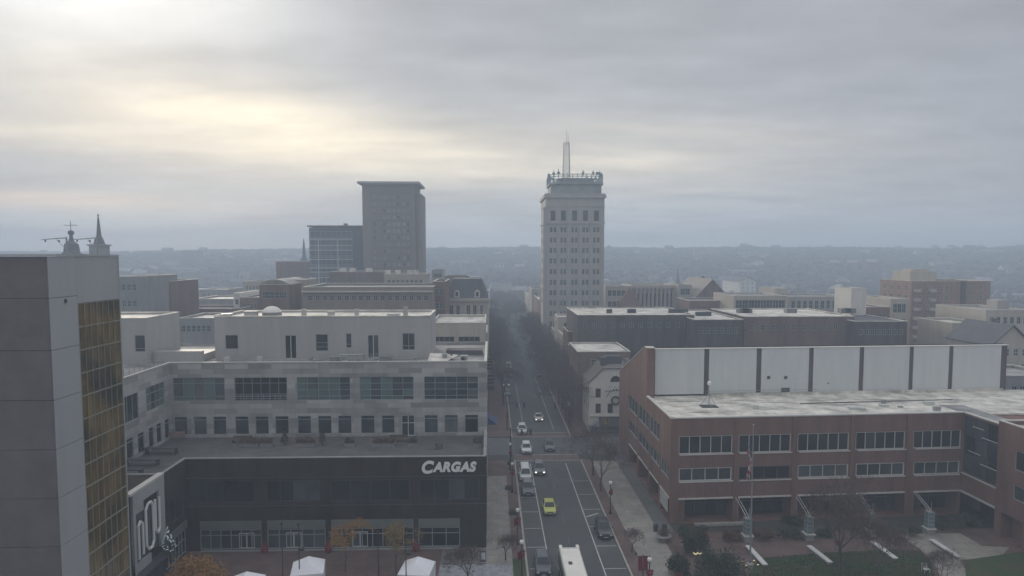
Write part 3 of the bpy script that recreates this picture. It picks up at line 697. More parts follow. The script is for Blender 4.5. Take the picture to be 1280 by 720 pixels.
for px, wd, h, yy in ((283,.7,.5,106),(314,.9,.75,108),(274,.5,.4,105.5),(380,.35,1.0,108),(414,.5,.7,108),(446,.3,1.1,107),(507,.35,1.3,109),(492,.9,.3,107)):
    b = MB(); x = XP(px,yy,393); b.box(x-wd,x+wd,yy-wd*.7,yy+wd*.7,zr,zr+h); b.box(x-wd*1.15,x+wd*1.15,yy-wd*.85,yy+wd*.85,zr+h,zr+h+.1)
    b.build('roof_vent', random.choice((mRoofW,mSteel,mPentW)), o)
for px, yy, w_, h in ((440,102,3.6,.9),(418,101.7,1.2,.6),(397,99.4,.9,.5),(482,102,1.6,.6),(520,100,.25,.7),(470,99,.2,.8),(447,99,.2,.7),(580,101,1.0,.8),(556,101.5,.6,1.0)):
    b = MB(); x = XP(px,yy,447); b.box(x-w_/2,x+w_/2,yy-.5,yy+.5,UZ1-.45,UZ1-.45+h); b.box(x-w_/2-.08,x+w_/2+.08,yy-.58,yy+.58,UZ1-.45+h,UZ1-.37+h); b.build('rooftop_unit', random.choice((mRoofG,mSteel,mPentW)), o)
random.seed(23)
for k in range(14):
    x, yy = random.uniform(-44,-3), random.uniform(98.6,102.8); h = random.uniform(.25,.9); w_ = random.uniform(.12,.45)
    b = MB(); b.box(x-w_,x+w_,yy-w_,yy+w_,UZ1-.45,UZ1-.45+h); b.build('roof_vent', random.choice((mSteel,mRoofG,mFrameD,mFrameW)), o)
b = MB(); b.tube((-44,102,UZ1-.3),(-12,102.6,UZ1-.3),.06,n=6); b.build('roof_pipe', mSteel, o)
# lower roof to the right of the penthouse
b = MB(); x0, x1 = XP(541,106,430), -1.4; b.box(x0+2,x1,107,110,UZ1-.45,UZ1+.35); b.build('roof_lantern', mRoofD, o)
b = MB(); b.add([(x0-.2,99.5,UZ1-.2),(x0+2.6,99.5,UZ1-.2),(x0+4.2,103,UZ1+.25),(x0-.2,103,UZ1+.55)], [(0,1,2,3)]); b.build('roof_canopy', mRoofW, o)
b = MB()
for y in (100, 103, 106, 109): b.box(PX_R+.06, PX_R+1.1, y, y+.5, UZ1-4.6, UZ1-3.9); b.box(PX_R+.06,PX_R+.9,y+.1,y+.4,UZ1-1.6,UZ1-1.2)
b.build('wall_bracket', mFrameD, o)
# sign: seven... raised letters
sg = thing('company_sign', 'white slanted company name on the charcoal podium wall', 'sign', (XP(526,PY_,590), PY_-.12, ZP(587,PY_)))
x = XP(526.5,PY_,582); zb0 = ZP(588.5,PY_,560)
cur = x
wid = XP(597,PY_,582)-x
specs = [('C',1.0*1.30),('A',1.0),('R',1.0),('G',1.0),('A',1.0),('S',1.0)]
ws = []; objs = []
for ch, s in specs:
    ob, w_ = text_mesh('letter', ch, 1.62*s, mLetter, sg, (0,0,0), (pi/2,0,0), ext=.07, shear=.22, offset=.085)
    objs.append((ob, s)); ws.append(w_)
tot = sum(ws); kf = (wid)/(tot)*1.0
cur = 0
for (ob, s), w_ in zip(objs, ws):
    for v in ob.data.vertices: v.co.x *= kf*1.03
    ob.location = (cur, -.06, zb0-sg.location[2]-(.18 if s > 1.1 else 0)); cur += w_*kf*.985

# ---- entrance block with the big rounded letters
q = thing('entrance_block', 'dark street entrance block with a white framed wall of oversized rounded lettering', 'building', (-37.7, 70.6, 0))
b = MB(); b.box(-62,-38.0,70.6,77.85,0,11.9); b.build('wall', mCharcoal, q)
b = MB(); b.box(-38.4,-37.68,70.5,77.88,11.91,12.15); b.build('coping', mCoping, q)
b = MB(); X = -37.98
b.box(X,X+.3,71.0,77.85,10.6,11.9); b.box(X,X+.28,76.6,77.84,4.0,10.6); b.box(X,X+.28,71.0,71.5,2.4,10.6); b.box(X,X+.26,71.5,73.2,9.6,10.6); b.box(X,X+.27,71.0,74.5,3.2,4.2)
b.build('white_frame', mat('white_cladding', (.36,.37,.36), var=.15), q)
b = MB(); b.box(X-.01,X+.05,71.5,76.6,4.2,9.6); b.build('letter_panel', mat('deep_green_panel', (.07,.085,.085), var=.2), q)
def stroke(pts, nm='letter'):
    b = MB()
    for p, r_ in zip(pts, pts[1:]): b.tube((X+.28,p[0],p[1]),(X+.28,r_[0],r_[1]),.15,n=8)
    return b.build(nm, mLetter, q)
stroke([(71.9,4.6),(71.9,8.2),(72.3,8.6),(72.8,8.2),(72.8,4.8)])
stroke([(73.5,5.4),(73.5,9.3),(74.0,9.9),(74.7,9.9),(75.1,9.3),(75.1,5.4),(74.7,4.8),(74.0,4.8),(73.5,5.4)])
stroke([(75.6,9.8),(75.6,6.3),(76.1,5.8),(76.5,6.3),(76.5,9.8)])
b = MB(); b.box(X,X+1.2,71,77.6,3.0,3.15)
b.build('canopy', mFrameD, q)
b = MB(); b.box(X+.01,X+.1,71.3,77.3,.3,2.8); b.build('shop_window', mGreyWin, q)
for yy in (68.6, 69.6):   # louvre strips near the tower
    pass
tr = thing('festive_tree', 'small dark festive tree with white lights beside the rounded lettering', 'tree', (-36.9, 76.6, 3.15))
b = MB(); b.tube((-36.9,76.6,3.15),(-36.9,76.6,3.6),.08); b.build('trunk', mBark, tr)
random.seed(5); b = MB()
for i in range(900):
    h = random.random(); r_ = (1-h)*.85*sqrt(random.random()); a = random.uniform(0,2*pi); c = (-36.9+r_*cos(a), 76.6+r_*sin(a), 3.5+h*2.7); s_ = .12
    d = [random.uniform(-s_,s_) for _ in range(6)]; b.add([c,(c[0]+d[0],c[1]+d[1],c[2]+d[2]),(c[0]+d[3],c[1]+d[4],c[2]+d[5])], [(0,1,2)])
b.build('crown', mLeafG, tr)
b = MB()
for i in range(60):
    h = random.random(); r_ = (1-h)*.9; a = random.uniform(0,2*pi); x,y,z = -36.9+r_*cos(a),76.6+r_*sin(a),3.5+h*2.7; b.box(x-.05,x+.05,y-.05,y+.05,z-.05,z+.05)
b.build('fairy_light', mat('fairy_light', (.5,.55,.6), bump=0, emit=((.8,.95,1),.15)), tr)['kind'] = 'stuff'

# ---- brick civic building on the right
KX, KY = 24.6, 91.0
zl = at(840, 623, Y=KY)[2]
best = min((abs(at(1200,612,Y=KY+.1*k)[2]-zl), KY+.1*k) for k in range(-20, 60))[1]
P0 = (KX, KY); pr = at(1203, 560, Y=best); P1 = (pr[0], best)
ANG = atan2(P1[1]-P0[1], P1[0]-P0[0]); UL = sqrt((P1[0]-P0[0])**2+(P1[1]-P0[1])**2)
def uv(px, py, p0=P0, ang=None):
    ang = ANG if ang is None else ang
    d = at(px, py, Y=1.0); d = (d[0], 1.0, d[2]-CAMH)
    nx, ny = -sin(ang), cos(ang); k = (p0[0]*nx+p0[1]*ny)/(d[0]*nx+d[1]*ny)
    x, y = d[0]*k, d[1]*k
    return (x-p0[0])*cos(ang)+(y-p0[1])*sin(ang), CAMH+d[2]*k
o = thing('brick_civic_building', 'long red brick building with bands of windows and white rooftop panels', 'building', (KX, KY, 0))
zt = uv(842,523.5)[1]; w1t, w1b = uv(848,545.5)[1], uv(848,568)[1]; w2t, w2b = uv(848,585.5)[1], uv(848,602)[1]; zl = uv(842,624)[1]
cols = ((848.5,915.5),(923.5,988.5),(997,1061),(1069.5,1131),(1141.5,1201.5))
H = []
for i, (a, c) in enumerate(cols):
    H.append((uv(a,556)[0], min(UL-.3, uv(c,556)[0]), w1b, w1t, fW(mDarkWin, mFrameW, nx=5, bar=.09, fw=.1)))
    H.append((uv(a,594)[0], min(UL-.3, uv(c-1,594)[0]), w2b, w2t, fW((mGreyWin,mDarkWin,mBlindWin,mGreyWin,mGreyWin)[i], mFrameW if i != 1 else mFrameD, nx=4, bar=.10, fw=.14)))
    H.append((uv(a,640)[0], min(UL-.3, uv(c,640)[0]), .12, zl-.1, dict(bare=True, depth=2.6)))
b = MB(); wall(b, P0, P1, 0, zt, H, .28, o)
# west side wall with windows, stepping up to the gable
side_far, gab = 128.6, 106.8
yk = lambda px, y: at(px, y, X=KX)[1]
Wn = []
for a, c in ((785.5,796.5),(798,811),(812.5,824.5)):
    Wn.append((side_far-yk(a,520), side_far-yk(c,520), w1b, w1t, fW(mGreyWin, mFrameG, nx=3)))
for a, c in ((785.5,796.5),(798,811),(812.5,824.5),(826,837)):
    Wn.append((side_far-yk(a,560), side_far-yk(c,560), w2b, w2t, fW(mGreyWin, mFrameG, nx=3)))
for a, c in ((786,796),(798,810),(812,823),(825.5,837)):
    Wn.append((side_far-yk(a,590), side_far-yk(c,590), .12, zl-.1, dict(bare=True, depth=2.2)))
wall(b, (KX,side_far), (KX,KY), 0, zt, Wn, .28, o)
gt = ZP(434.5, gab, 818)
b.add([(KX,side_far,zt),(KX,gab-.9,zt),(KX,gab-.9,gt),(KX,gab+.6,gt),(KX,side_far,zt+.1)], [(0,1,2,3,4)])
b.add([(KX+.5,side_far,zt),(KX+.5,gab-.9,zt),(KX+.5,gab-.9,gt),(KX+.5,gab+.6,gt),(KX+.5,side_far,zt+.1)], [(4,3,2,1,0)])
b.add([(KX,gab-.9,zt-.4),(KX+1.2,gab-.9,zt-.4),(KX+1.2,gab-.9,gt),(KX,gab-.9,gt),(KX+1.2,gab+.6,zt-.4),(KX+1.2,gab+.6,gt),(KX,gab+.6,gt)], [(0,1,2,3),(1,4,5,2),(3,2,5,6)])
wall(b, (KX+60,side_far), (KX,side_far), 0, zt)
b.build('wall', mBrickR, o)
b = MB()
b.extr([(gab-1.0,gt),(gab+.65,gt),(gab+.65,gt+.13),(gab-1.0,gt+.13)], KX-.08, KX+1.25)
b.add([(KX-.08,gab+.65,gt+.02),(KX+.6,gab+.65,gt+.02),(KX+.6,side_far+.1,zt+.13),(KX-.08,side_far+.1,zt+.13),(KX-.08,gab+.65,gt+.14),(KX+.6,gab+.65,gt+.14),(KX+.6,side_far+.1,zt+.25),(KX-.08,side_far+.1,zt+.25)],[(0,3,2,1),(4,5,6,7),(0,1,5,4),(1,2,6,5),(2,3,7,6),(3,0,4,7)])
b.box(KX-.08,KX+.4,KY+.0,gab-1.0,zt,zt+.16)
b.build('side_coping', mCoping, o)
def along(mb, u0, u1, d0, d1, z0, z1, p0=P0, ang=None):
    ang = ANG if ang is None else ang; c, s = cos(ang), sin(ang)
    Q = lambda u, d: (p0[0]+u*c-d*s, p0[1]+u*s+d*c)
    q = [Q(u0,d0),Q(u1,d0),Q(u1,d1),Q(u0,d1)]; mb.prism(q, z0, z1)
b = MB(); along(b, -.1, UL, -.1, .35, zt, zt+.16); b.build('coping', mCoping, o)
for i in range(6):
    if i == 0: u0, u1 = .0, uv(848,560)[0]-.25
    elif i == 5: u0, u1 = UL-.28, UL
    else: u0, u1 = uv(cols[i-1][1],560)[0]+.2, uv(cols[i][0],560)[0]-.2
    if i in (0,5): continue
    b = MB(); along(b, u0, u1, -.14, -.003, 0, zt-.05); b.build('pilaster', mBrickR, o)
for i, (a, c) in enumerate(cols):
    u0, u1 = uv(a,640)[0], min(UL-.3, uv(c,640)[0])
    b = MB(); along(b, u0-.1, u1+.1, -.12, -.004, zl-.1, zl+.12); b.build('lintel', mCoping, o)
    b = MB(); along(b, u0-.05, u1+.05, -.10, -.004, w2b-.18, w2b-.02); b.build('sill', mCoping, o)
    b = MB(); along(b, u0-.05, u1+.05, -.10, -.004, w1b-.16, w1b-.02); b.build('sill', mCoping, o)
    place_window(o, (P0[0]-2.2*sin(ANG), P0[1]+2.2*cos(ANG)), ANG, u0+.05, .2, u1-u0-.1, zl-.5, fW(mDarkWin, mFrameD, nx=5, hz=[.62], name='shop_window'))
for yy in range(4):
    a, c = ((786,796),(798,810),(812,823),(825.5,837))[yy]; y0, y1 = yk(c,590), yk(a,590)
    place_window(o, (KX+1.9, y1), -pi/2, .05, .2, y1-y0-.1, zl-.5, fW(mDarkWin, mFrameD, nx=3, hz=[.62], name='shop_window'))
    b = MB(); b.box(KX-.1,KX-.004,y0-.1,y1+.1,zl-.1,zl+.12); b.build('lintel', mCoping, o)
b = MB(); y0, y1 = yk(836,610), yk(826,610); b.box(KX-.12,KX-.104,y0,y1,zl-2.2,zl-.15); b.build('white_panel', mat('translucent_panel', (.42,.43,.40), var=.1), o)
# flat roof, panels
PP = (26.2, gab); 
uvp = lambda px, py: uv(px, py, PP)
zpb, zpt = uvp(830,498)[1], uvp(830,437)[1]
ue = uvp(1254,460)[0]
b = MB(); c_, s_ = cos(ANG), sin(ANG)
rp = [(P0[0]+.35, P0[1]+.3),(P0[0]+(UL+22)*c_, P0[1]+(UL+22)*s_),(PP[0]+(ue+6)*c_, PP[1]+(ue+6)*s_+.5),(KX+.4, gab+1)]
b.prism(rp, zt-.5, zt-.25); b.build('roof', mRoofW, o)
b = MB(); along(b, -.0, ue+1.0, .5, .9, zt-.4, zpt-.12, PP); b.build('rooftop_wall', mBrickD, o)
pil = [(880.5,886.5),(946,952),(1011.5,1017),(1074.5,1080),(1137,1142),(1186.5,1191.5),(1251.5,1257)]
e0 = 819
mWP = mat('white_rooftop_panel', (0.56, 0.575, 0.57), var=0.045, scale=.5, rough=.5, streak=True, kind='panel', bw=1.5, bh=30, mortar=.012, col2=(.57,.58,.575), mcol=(.45,.455,.45))
for a, c in pil:
    u0, u1 = uvp(e0,460)[0], uvp(a,460)[0]
    b = MB(); along(b, u0+.02, u1-.02, .1, .495, zpb+(.6 if e0 == 819 else .35), zpt, PP); b.build('rooftop_panel', mWP, o)
    b = MB(); along(b, u1, uvp(c,460)[0], .2, .497, zt-.3, zpt-.06, PP); b.build('pilaster', mBrickD, o)
    e0 = c
b = MB(); along(b, 0, ue+1.0, .0, .95, zpt-.0+.003, zpt+.1, PP); b.build('roof_trim', mCoping, o)
b = MB(); along(b, uvp(887,497)[0], ue, -.25, .0, zt-.25, zt+.15, PP); b.build('roof_kerb', mRoofW, o)
for px, py, w_, h in ((961,472,.5,.5),(982.5,472,.5,.5),(982,488,1.4,.8),(1035.5,479,.2,.2),(1001,484,1.8,1.6),(927,492,.4,.25),(933,492,.4,.25),(1160,490,4.0,.5),(1209,490,2.8,.5)):
    u, z = uvp(px,py); b = MB(); along(b, u-w_/2, u+w_/2, .02, .098, z-h/2, z+h/2, PP)
    b.build('louvre' if w_ < 1.5 else 'hatch', mSteelD if w_ < 1.5 else (mWP if py == 484 else mGreyConc), o)
b = MB()
for k in range(2):
    u0, z0 = uvp(985,490); along(b, uvp(880,495)[0], uvp(1020,495)[0], -.9, -.84, zt+.25+.4*k, zt+.3+.4*k, PP)
b.build('roof_rail', mSteel, o)
# roof plant, pipes and old repairs on the flat roof
random.seed(17)
for k in range(9):
    px_, py_ = random.uniform(900,1220), random.uniform(500,514); p = at(px_, py_, Z=zt-.25); w_ = random.uniform(.25,.7)
    b = MB(); b.box(p[0]-w_,p[0]+w_,p[1]-w_*.7,p[1]+w_*.7,zt-.25,zt-.25+random.uniform(.2,.6)); b.build('roof_vent', random.choice((mSteel,mRoofG,mFrameW)), o)
b = MB(); p = at(1000,505,Z=zt-.2); q_ = at(1190,500,Z=zt-.2); b.tube((p[0],p[1],zt-.12),(q_[0],q_[1],zt-.12),.07,n=6); b.build('roof_pipe', mSteelD, o)
mStain = mat('roof_stain', (0.22,0.205,0.18), var=.35, scale=1.2, rough=.5)
for k in range(16):
    px_, py_ = random.uniform(845,1190), random.choice((random.uniform(499,503),random.uniform(503,518))); p = at(px_, py_, Z=zt-.25); n = 12; a_ = random.uniform(.8,3.2); c2_ = random.uniform(.15,.45)
    b = MB(); ph = random.random()*6; b.prism([(p[0]+a_*cos(2*pi*i/n)*(1+.3*sin(3*i+ph)), p[1]+c2_*sin(2*pi*i/n)*(1+.3*sin(2*i+ph))) for i in range(n)], zt-.249, zt-.246+.0007*k); b.build('roof_stain', mStain, o)
# sloped roof behind the panels
b = MB(); c2 = ue+1
q0 = (PP[0], gab+1.3); q1 = (PP[0]+c2*c_, gab+1.3+c2*s_)
b.add([(KX+.5,gab+1,gt-.15),(q1[0],q1[1],gt-.15),(q1[0],q1[1]+21,zt),(KX+.5,side_far,zt)], [(0,1,2,3)]); b.build('sloping_roof', mRoofD, o)
# right wing: glass link and projecting brick wing
G0, G1 = P1[1], 86.2; XW = P1[0]
zg0 = at(1201, 590, Y=P1[1])[2]
b = MB(); b.add([(XW,G0,0.1),(XW+.2,G0,0.1),(XW+.2,G0,zt),(XW,G0,zt)], [(0,1,2,3)])
b = MB(); wall(b, (XW,G0), (XW,G1), zl, zt, [(.15, G0-G1-.15, zg0+.15, zt-.25, fW(mDarkWin, mFrameD, nx=3, nz=3, bar=.06, fw=.12, name='glass_wall'))], .2, o); b.build('link_wall', mBrickR, o)
b = MB(); b.box(XW-.14,XW-.003,G1,G0-.1,zg0-.1,zg0+.08); b.box(XW-.16,XW-.003,G1,G0-.1,zl-.12,zl+.14); b.box(XW-.1,XW+.4,G1,G0+.1,zt,zt+.16); b.build('link_ledge', mCoping, o)
b = MB()
for (pa, pb, py0, py1) in ((1216,1230,533,540),(1227,1248,547,556),(1210,1225,563,570),(1250,1264,575,583),(1225,1247,580,593),(1252,1266,545,551)):
    A_ = at(pa,py0,X=XW-.02); B_ = at(pb,py1,X=XW-.02); b.box(XW-.03,XW+.02,min(A_[1],B_[1]),max(A_[1],B_[1]),A_[2]-.05,A_[2]+.05)
b.build('mullion', mFrameW, o)
b = MB(); b.box(XW+3.0, XW+3.2, G1, G0, .1, zl); b.build('arcade_glass', mDarkWin, o)
for zz_ in (zt-.02,):
    b = MB(); b.box(XW+.5,XW+4,G1,G0+6,zt-.4,zt-.2); b.build('link_roof', mRoofG, o)
XB = XW-.35
S = bays(2,24,4,3.5,w1b,w1t,fW(mDarkWin,mFrameG,nx=3)); 
W_ = [(3,6.5,w1b,w1t,fW(mDarkWin,mFrameG,nx=2)),(3,6.5,w2b,w2t,fW(mDarkWin,mFrameG,nx=2)),(1.2,4.6,.2,zl,dict(bare=True,depth=1.5))]
block(o, XB, XB+26, 62, G1, 0, zt+.6, mBrickR, W=W_, S=S, roofm=mRoofG, name='wing_wall')
b = MB(); b.box(XW+3.5, XW+28, G1+.05, 107, 0, zt-.55); b.build('rear_wall', mBrickR, o)
# wall and low stone kerb in front of the arcade
b = MB(); along(b, uv(864,662)[0], uv(926,662)[0], -1.5, -1.1, .1, .5); tag(b.build('garden_kerb', mKerb), 'low pale stone kerb along the planting by the brick arcade', 'kerb wall')

# ================================================================ middle distance buildings
def bld(name, label, px0, px1, ytop, Y, depth, m, rows=None, ncol=0, wsz=(1.0,1.6), z00=1.5, zstep=3.5, gm=None, fm=None, roofm=None, side=0, x0=None, x1=None, ztop=None, cat='building', par=.5, copm=None, group=None, skip=None):
    X0 = XP(px0, Y, ytop+10) if x0 is None else x0; X1 = XP(px1, Y, ytop+10) if x1 is None else x1
    Z = at((px0+px1)/2, ytop, Y=Y)[2] if ztop is None else ztop
    o = thing(name, label, cat, (X0, Y, 0), group=group)
    sp = sW(gm or mDarkWin, fm or mFrameG)
    def lay(L_, nc):
        if not nc: return []
        zs = []; z = Z-2.6
        k = 0
        while z > z00 and (rows is None or k < rows): zs.append(z-wsz[1]*.5); z -= zstep; k += 1
        return grid(.8, L_-.8, nc, wsz[0], zs, wsz[1], sp)
    S = lay(X1-X0, ncol)
    E = lay(depth, side) if side and X1 < 4 else (); W = lay(depth, side) if side and X0 > 4 else ()
    block(o, X0, X1, Y, Y+depth, 0, Z, m, S=S, E=E, W=W, roofm=roofm, par=par, copm=copm)
    return o, X0, X1, Z
def add_box(o, name, m, *bx, label=None): b = MB(); b.box(*bx); return b.build(name, m, o, label=label)

# -- art-deco stone skyscraper
GY = 235.0; gx0, gx1 = XP(682,GY,320), XP(755,GY,320); gz = ZP(247,GY,716)
o = thing('stone_skyscraper', 'tall pale stone skyscraper with a railed crown and a lattice mast', 'skyscraper', (gx0, GY, 0))
S = []; ug = lambda px: XP(px,GY,320)-gx0
for (a, c) in ((687,695.5),(700.5,708),(714,722),(727.5,736),(741,749.5)):
    for half in (0, 1):
        w_ = (c-a)*.44; u0 = ug(a)+half*(ug(c)-ug(a))*.56
        for y in (287,300,313,326,339.5,353,366,379,392,405): S.append((u0, u0+ (ug(c)-ug(a))*.42, ZP(y+3.4,GY), ZP(y-3.2,GY), sW(random.choice((mGreyWin,mBlindWin,mGreyWin)),mFrameG)))
for (a, c) in ((688,694),(701,707),(715,721),(728.5,734.5),(742,748)):
    S.append((ug(a), ug(c), ZP(276,GY), ZP(263,GY), sW(mGreyWin,mFrameD)))
Wg = grid(1, 21, 5, 1.6, [ZP(y+3.4,GY) for y in (287,300,313,326,339.5,353,366,379)], 1.8, sW(mGreyWin,mFrameD))
block(o, gx0, gx1, GY, GY+22, 0, gz, mStoneG, S=S, W=Wg, roofm=mRoofG)
for y, e, h in ((247,.55,.9),(279.5,.35,.5),(258,.2,.3),(243.5,.3,.5)):
    z = ZP(y,GY); add_box(o, 'cornice', mStoneG, gx0-e, gx1+e, GY-e, GY+22+e, z, z+h) if y != 279.5 else [add_box(o,'cornice',mStoneG,gx0-e,gx1+e,GY-e,GY-.004,z,z+h), add_box(o,'cornice',mStoneG,gx0-e,gx0-.004,GY,GY+22,z,z+h)]
for a in (679,696.5,709.5,723.5,737.5,751):   # slim vertical piers
    x = XP(a,GY,320); add_box(o, 'pier', mStoneG, x, x+.9, GY-.28, GY-.004, 0, gz-3.4)
cz0 = gz+1.5; cz1 = ZP(219,GY,716)
c0, c1 = XP(686,GY+10,235), XP(749,GY+10,235)
cx = (c0+c1)/2; cw = (c1-c0)/2
def octo(r, k=.30): return [(cx-r, GY+10-r*(1-k)),(cx-r*(1-k), GY+10-r),(cx+r*(1-k), GY+10-r),(cx+r, GY+10-r*(1-k)),(cx+r, GY+10+r*(1-k)),(cx+r*(1-k),GY+10+r),(cx-r*(1-k),GY+10+r),(cx-r,GY+10+r*(1-k))]
b = MB(); b.prism(octo(cw*.98), cz0-.5, cz0+3.2); mCrB = mat('weathered_crown_stone', (.25,.27,.27), var=.2); b.build('crown', mCrB, o)
b = MB(); b.prism(octo(cw*1.04), cz0+3.2, cz0+3.9); b.build('crown_cornice', mCrB, o)
mCrownS = mat('verdigris_steel', (0.20,0.27,0.28), var=.1, bump=0)
b = MB(); oc = octo(cw*1.02)
for k in range(8):
    p, q = oc[k], oc[(k+1)%8]
    for z in (cz0+5.0, cz0+5.9, cz0+6.6): b.tube((*p,z),(*q,z),.13,n=5)
    L_ = sqrt((q[0]-p[0])**2+(q[1]-p[1])**2); n = max(2,int(L_/1.6))
    for i in range(n): t_ = i/n; xx, yy = p[0]+(q[0]-p[0])*t_, p[1]+(q[1]-p[1])*t_; b.tube((xx,yy,cz0+3.9),(xx,yy,cz0+6.7),.12,n=5)
b.build('crown_railing', mCrownS, o)
b = MB(); b.prism(octo(cw*.72), cz0+3.9, cz0+5.6); b.build('plant_room', mGreyConc, o)
random.seed(11)
for i in range(16):
    p = oc[i%8]; q = oc[(i+1)%8]; t_ = random.random(); xx, yy = p[0]+(q[0]-p[0])*t_, p[1]+(q[1]-p[1])*t_
    b = MB(); h = random.uniform(.8,1.8); b.tube((xx,yy,cz0+6.0),(xx,yy,cz0+6.6+h),.12,n=5); b.box(xx-.35,xx+.35,yy-.2,yy+.2,cz0+6.4,cz0+7.4) if i%2 else b.lathe([(.05,cz0+6.4),(.5,cz0+6.8),(.5,cz0+7.3),(.05,cz0+7.5)],xx,yy,8); b.build('antenna', mCrownS, o)
# lattice mast
mz0, mz1 = cz0+5.6, ZP(178, GY+10, 708); mx = XP(708, GY+10, 200); my = GY+10
b = MB(); n = 9
def leg(i, z):
    r = 1.75-.45*(z-mz0)/(mz1-mz0); a = pi/4+i*pi/2; return (mx+r*cos(a), my+r*sin(a), z)
for i in range(4): b.tube(leg(i,mz0), leg(i,mz1), .11, .08, n=5)
for k in range(n):
    za, zc = mz0+(mz1-mz0)*k/n, mz0+(mz1-mz0)*(k+1)/n
    for i in range(4):
        b.tube(leg(i,za), leg((i+1)%4,zc), .05, n=4); b.tube(leg((i+1)%4,za), leg(i,zc), .05, n=4); b.tube(leg(i,zc), leg((i+1)%4,zc), .05, n=4)
b.tube((mx,my,mz1-1),(mx,my,mz1+4.5),.14,.05,n=5); b.tube((mx+.6,my,mz1-1),(mx+.6,my,mz1+2.5),.06,n=4)
b.build('lattice_mast', mSteel, o)

# -- hotel tower with overhanging roof plate
MY = 285.0; x0, x1 = XP(453.5,MY,300), XP(519,MY,300); x2 = XP(526.5,MY,300); mz = ZP(231,MY,486)
mHotel = mat('grey_brown_precast', (0.205, 0.178, 0.158), var=.12, streak=True)
o = thing('hotel_tower', 'grey brown slab tower with a thin flat roof plate overhanging both sides', 'skyscraper', (x0, MY, 0))
S = []
um = lambda px: XP(px,MY,300)-x0
mPaleWin = glass_mat('pale_reflecting_glass', (0.36,0.37,0.37), (0.18,0.19,0.20))
for a in (466.5,479,484,491.5,496.5,503.5,508.5):
    for k in range(12):
        y = 244.5+k*8.4; S.append((um(a), um(a+3.6), ZP(y+4.6,MY), ZP(y,MY), sW(mPaleWin if random.random() < .8 else mGreyWin, mHotel)))
block(o, x0, x1, MY, MY+22, 0, mz, mHotel, S=S, roofm=mRoofD)
b = MB(); b.prism([(x1,MY+1.5),(x1+ (x2-x1)*.6,MY+1.0),(x2,MY+2.6),(x2,MY+20),(x1,MY+20)], 0, ZP(242,MY)); b.build('side_bay', mHotel, o)
add_box(o, 'roof_plate', mat('pale_roof_plate',(.40,.39,.37),var=.1), XP(448,MY,226)-.3, XP(524.5,MY,226), MY-1.6, MY+23, mz+.4, mz+1.25)
add_box(o, 'roof_band', mHotel, x0-.5, x1+.3, MY-.4, MY+22.3, mz+.141, mz+.399)
for k in range(13):
    z = ZP(243+k*8.4,MY); add_box(o, 'floor_band', mat('dark_precast',(.14,.125,.115),var=.1), XP(463,MY,300), XP(515,MY,300), MY-.12, MY-.004, z, z+.35)

# -- blue glass office block
QY = 300.0; x0, x1, x2 = XP(386.5,QY,300), XP(441,QY,300), XP(453,QY,300); bz = ZP(285,QY,420)
mBlueG = glass_mat('blue_grey_curtain_glass', (0.045,0.075,0.10), (0.07,0.105,0.13), scale=.08)
o = thing('glass_office_block', 'blue grey glass office block banded with white floor lines', 'office block', (x0, QY, 0))
block(o, x0, x2, QY, QY+20, 0, bz, mat('dark_blue_panels',(.06,.085,.10),var=.1), S=[(.4, x1-x0-.3, ZP(z_+ (9.2), QY), ZP(z_, QY), fW(mBlueG, mFrameG, nx=8, bar=.15, fw=.2)) for z_ in (289,300,311,322,333,344)], roofm=mRoofD)
for z_ in (299.3,307,313,324.5,335,340,347): add_box(o, 'floor_line', mat('white_band',(.5,.52,.52),var=.06), x0-.1, x1, QY-.3, QY-.05, ZP(z_,QY)-.12, ZP(z_,QY)+.2)
for px in (401.5, 425.5): add_box(o, 'vertical_fin', MATS['white_band'], XP(px,QY), XP(px,QY)+.4, QY-.45, QY-.31, 0, ZP(300,QY))
add_box(o, 'roof_plate', mRoofD, x0-.7, x2+.2, QY-.7, QY+20.6, bz+.5, bz+1.1)
b = MB(); b.box(XP(431,QY),XP(434,QY),QY+4,QY+8,bz+1.1,bz+2.2); b.build('roof_vent', mRoofG, o)

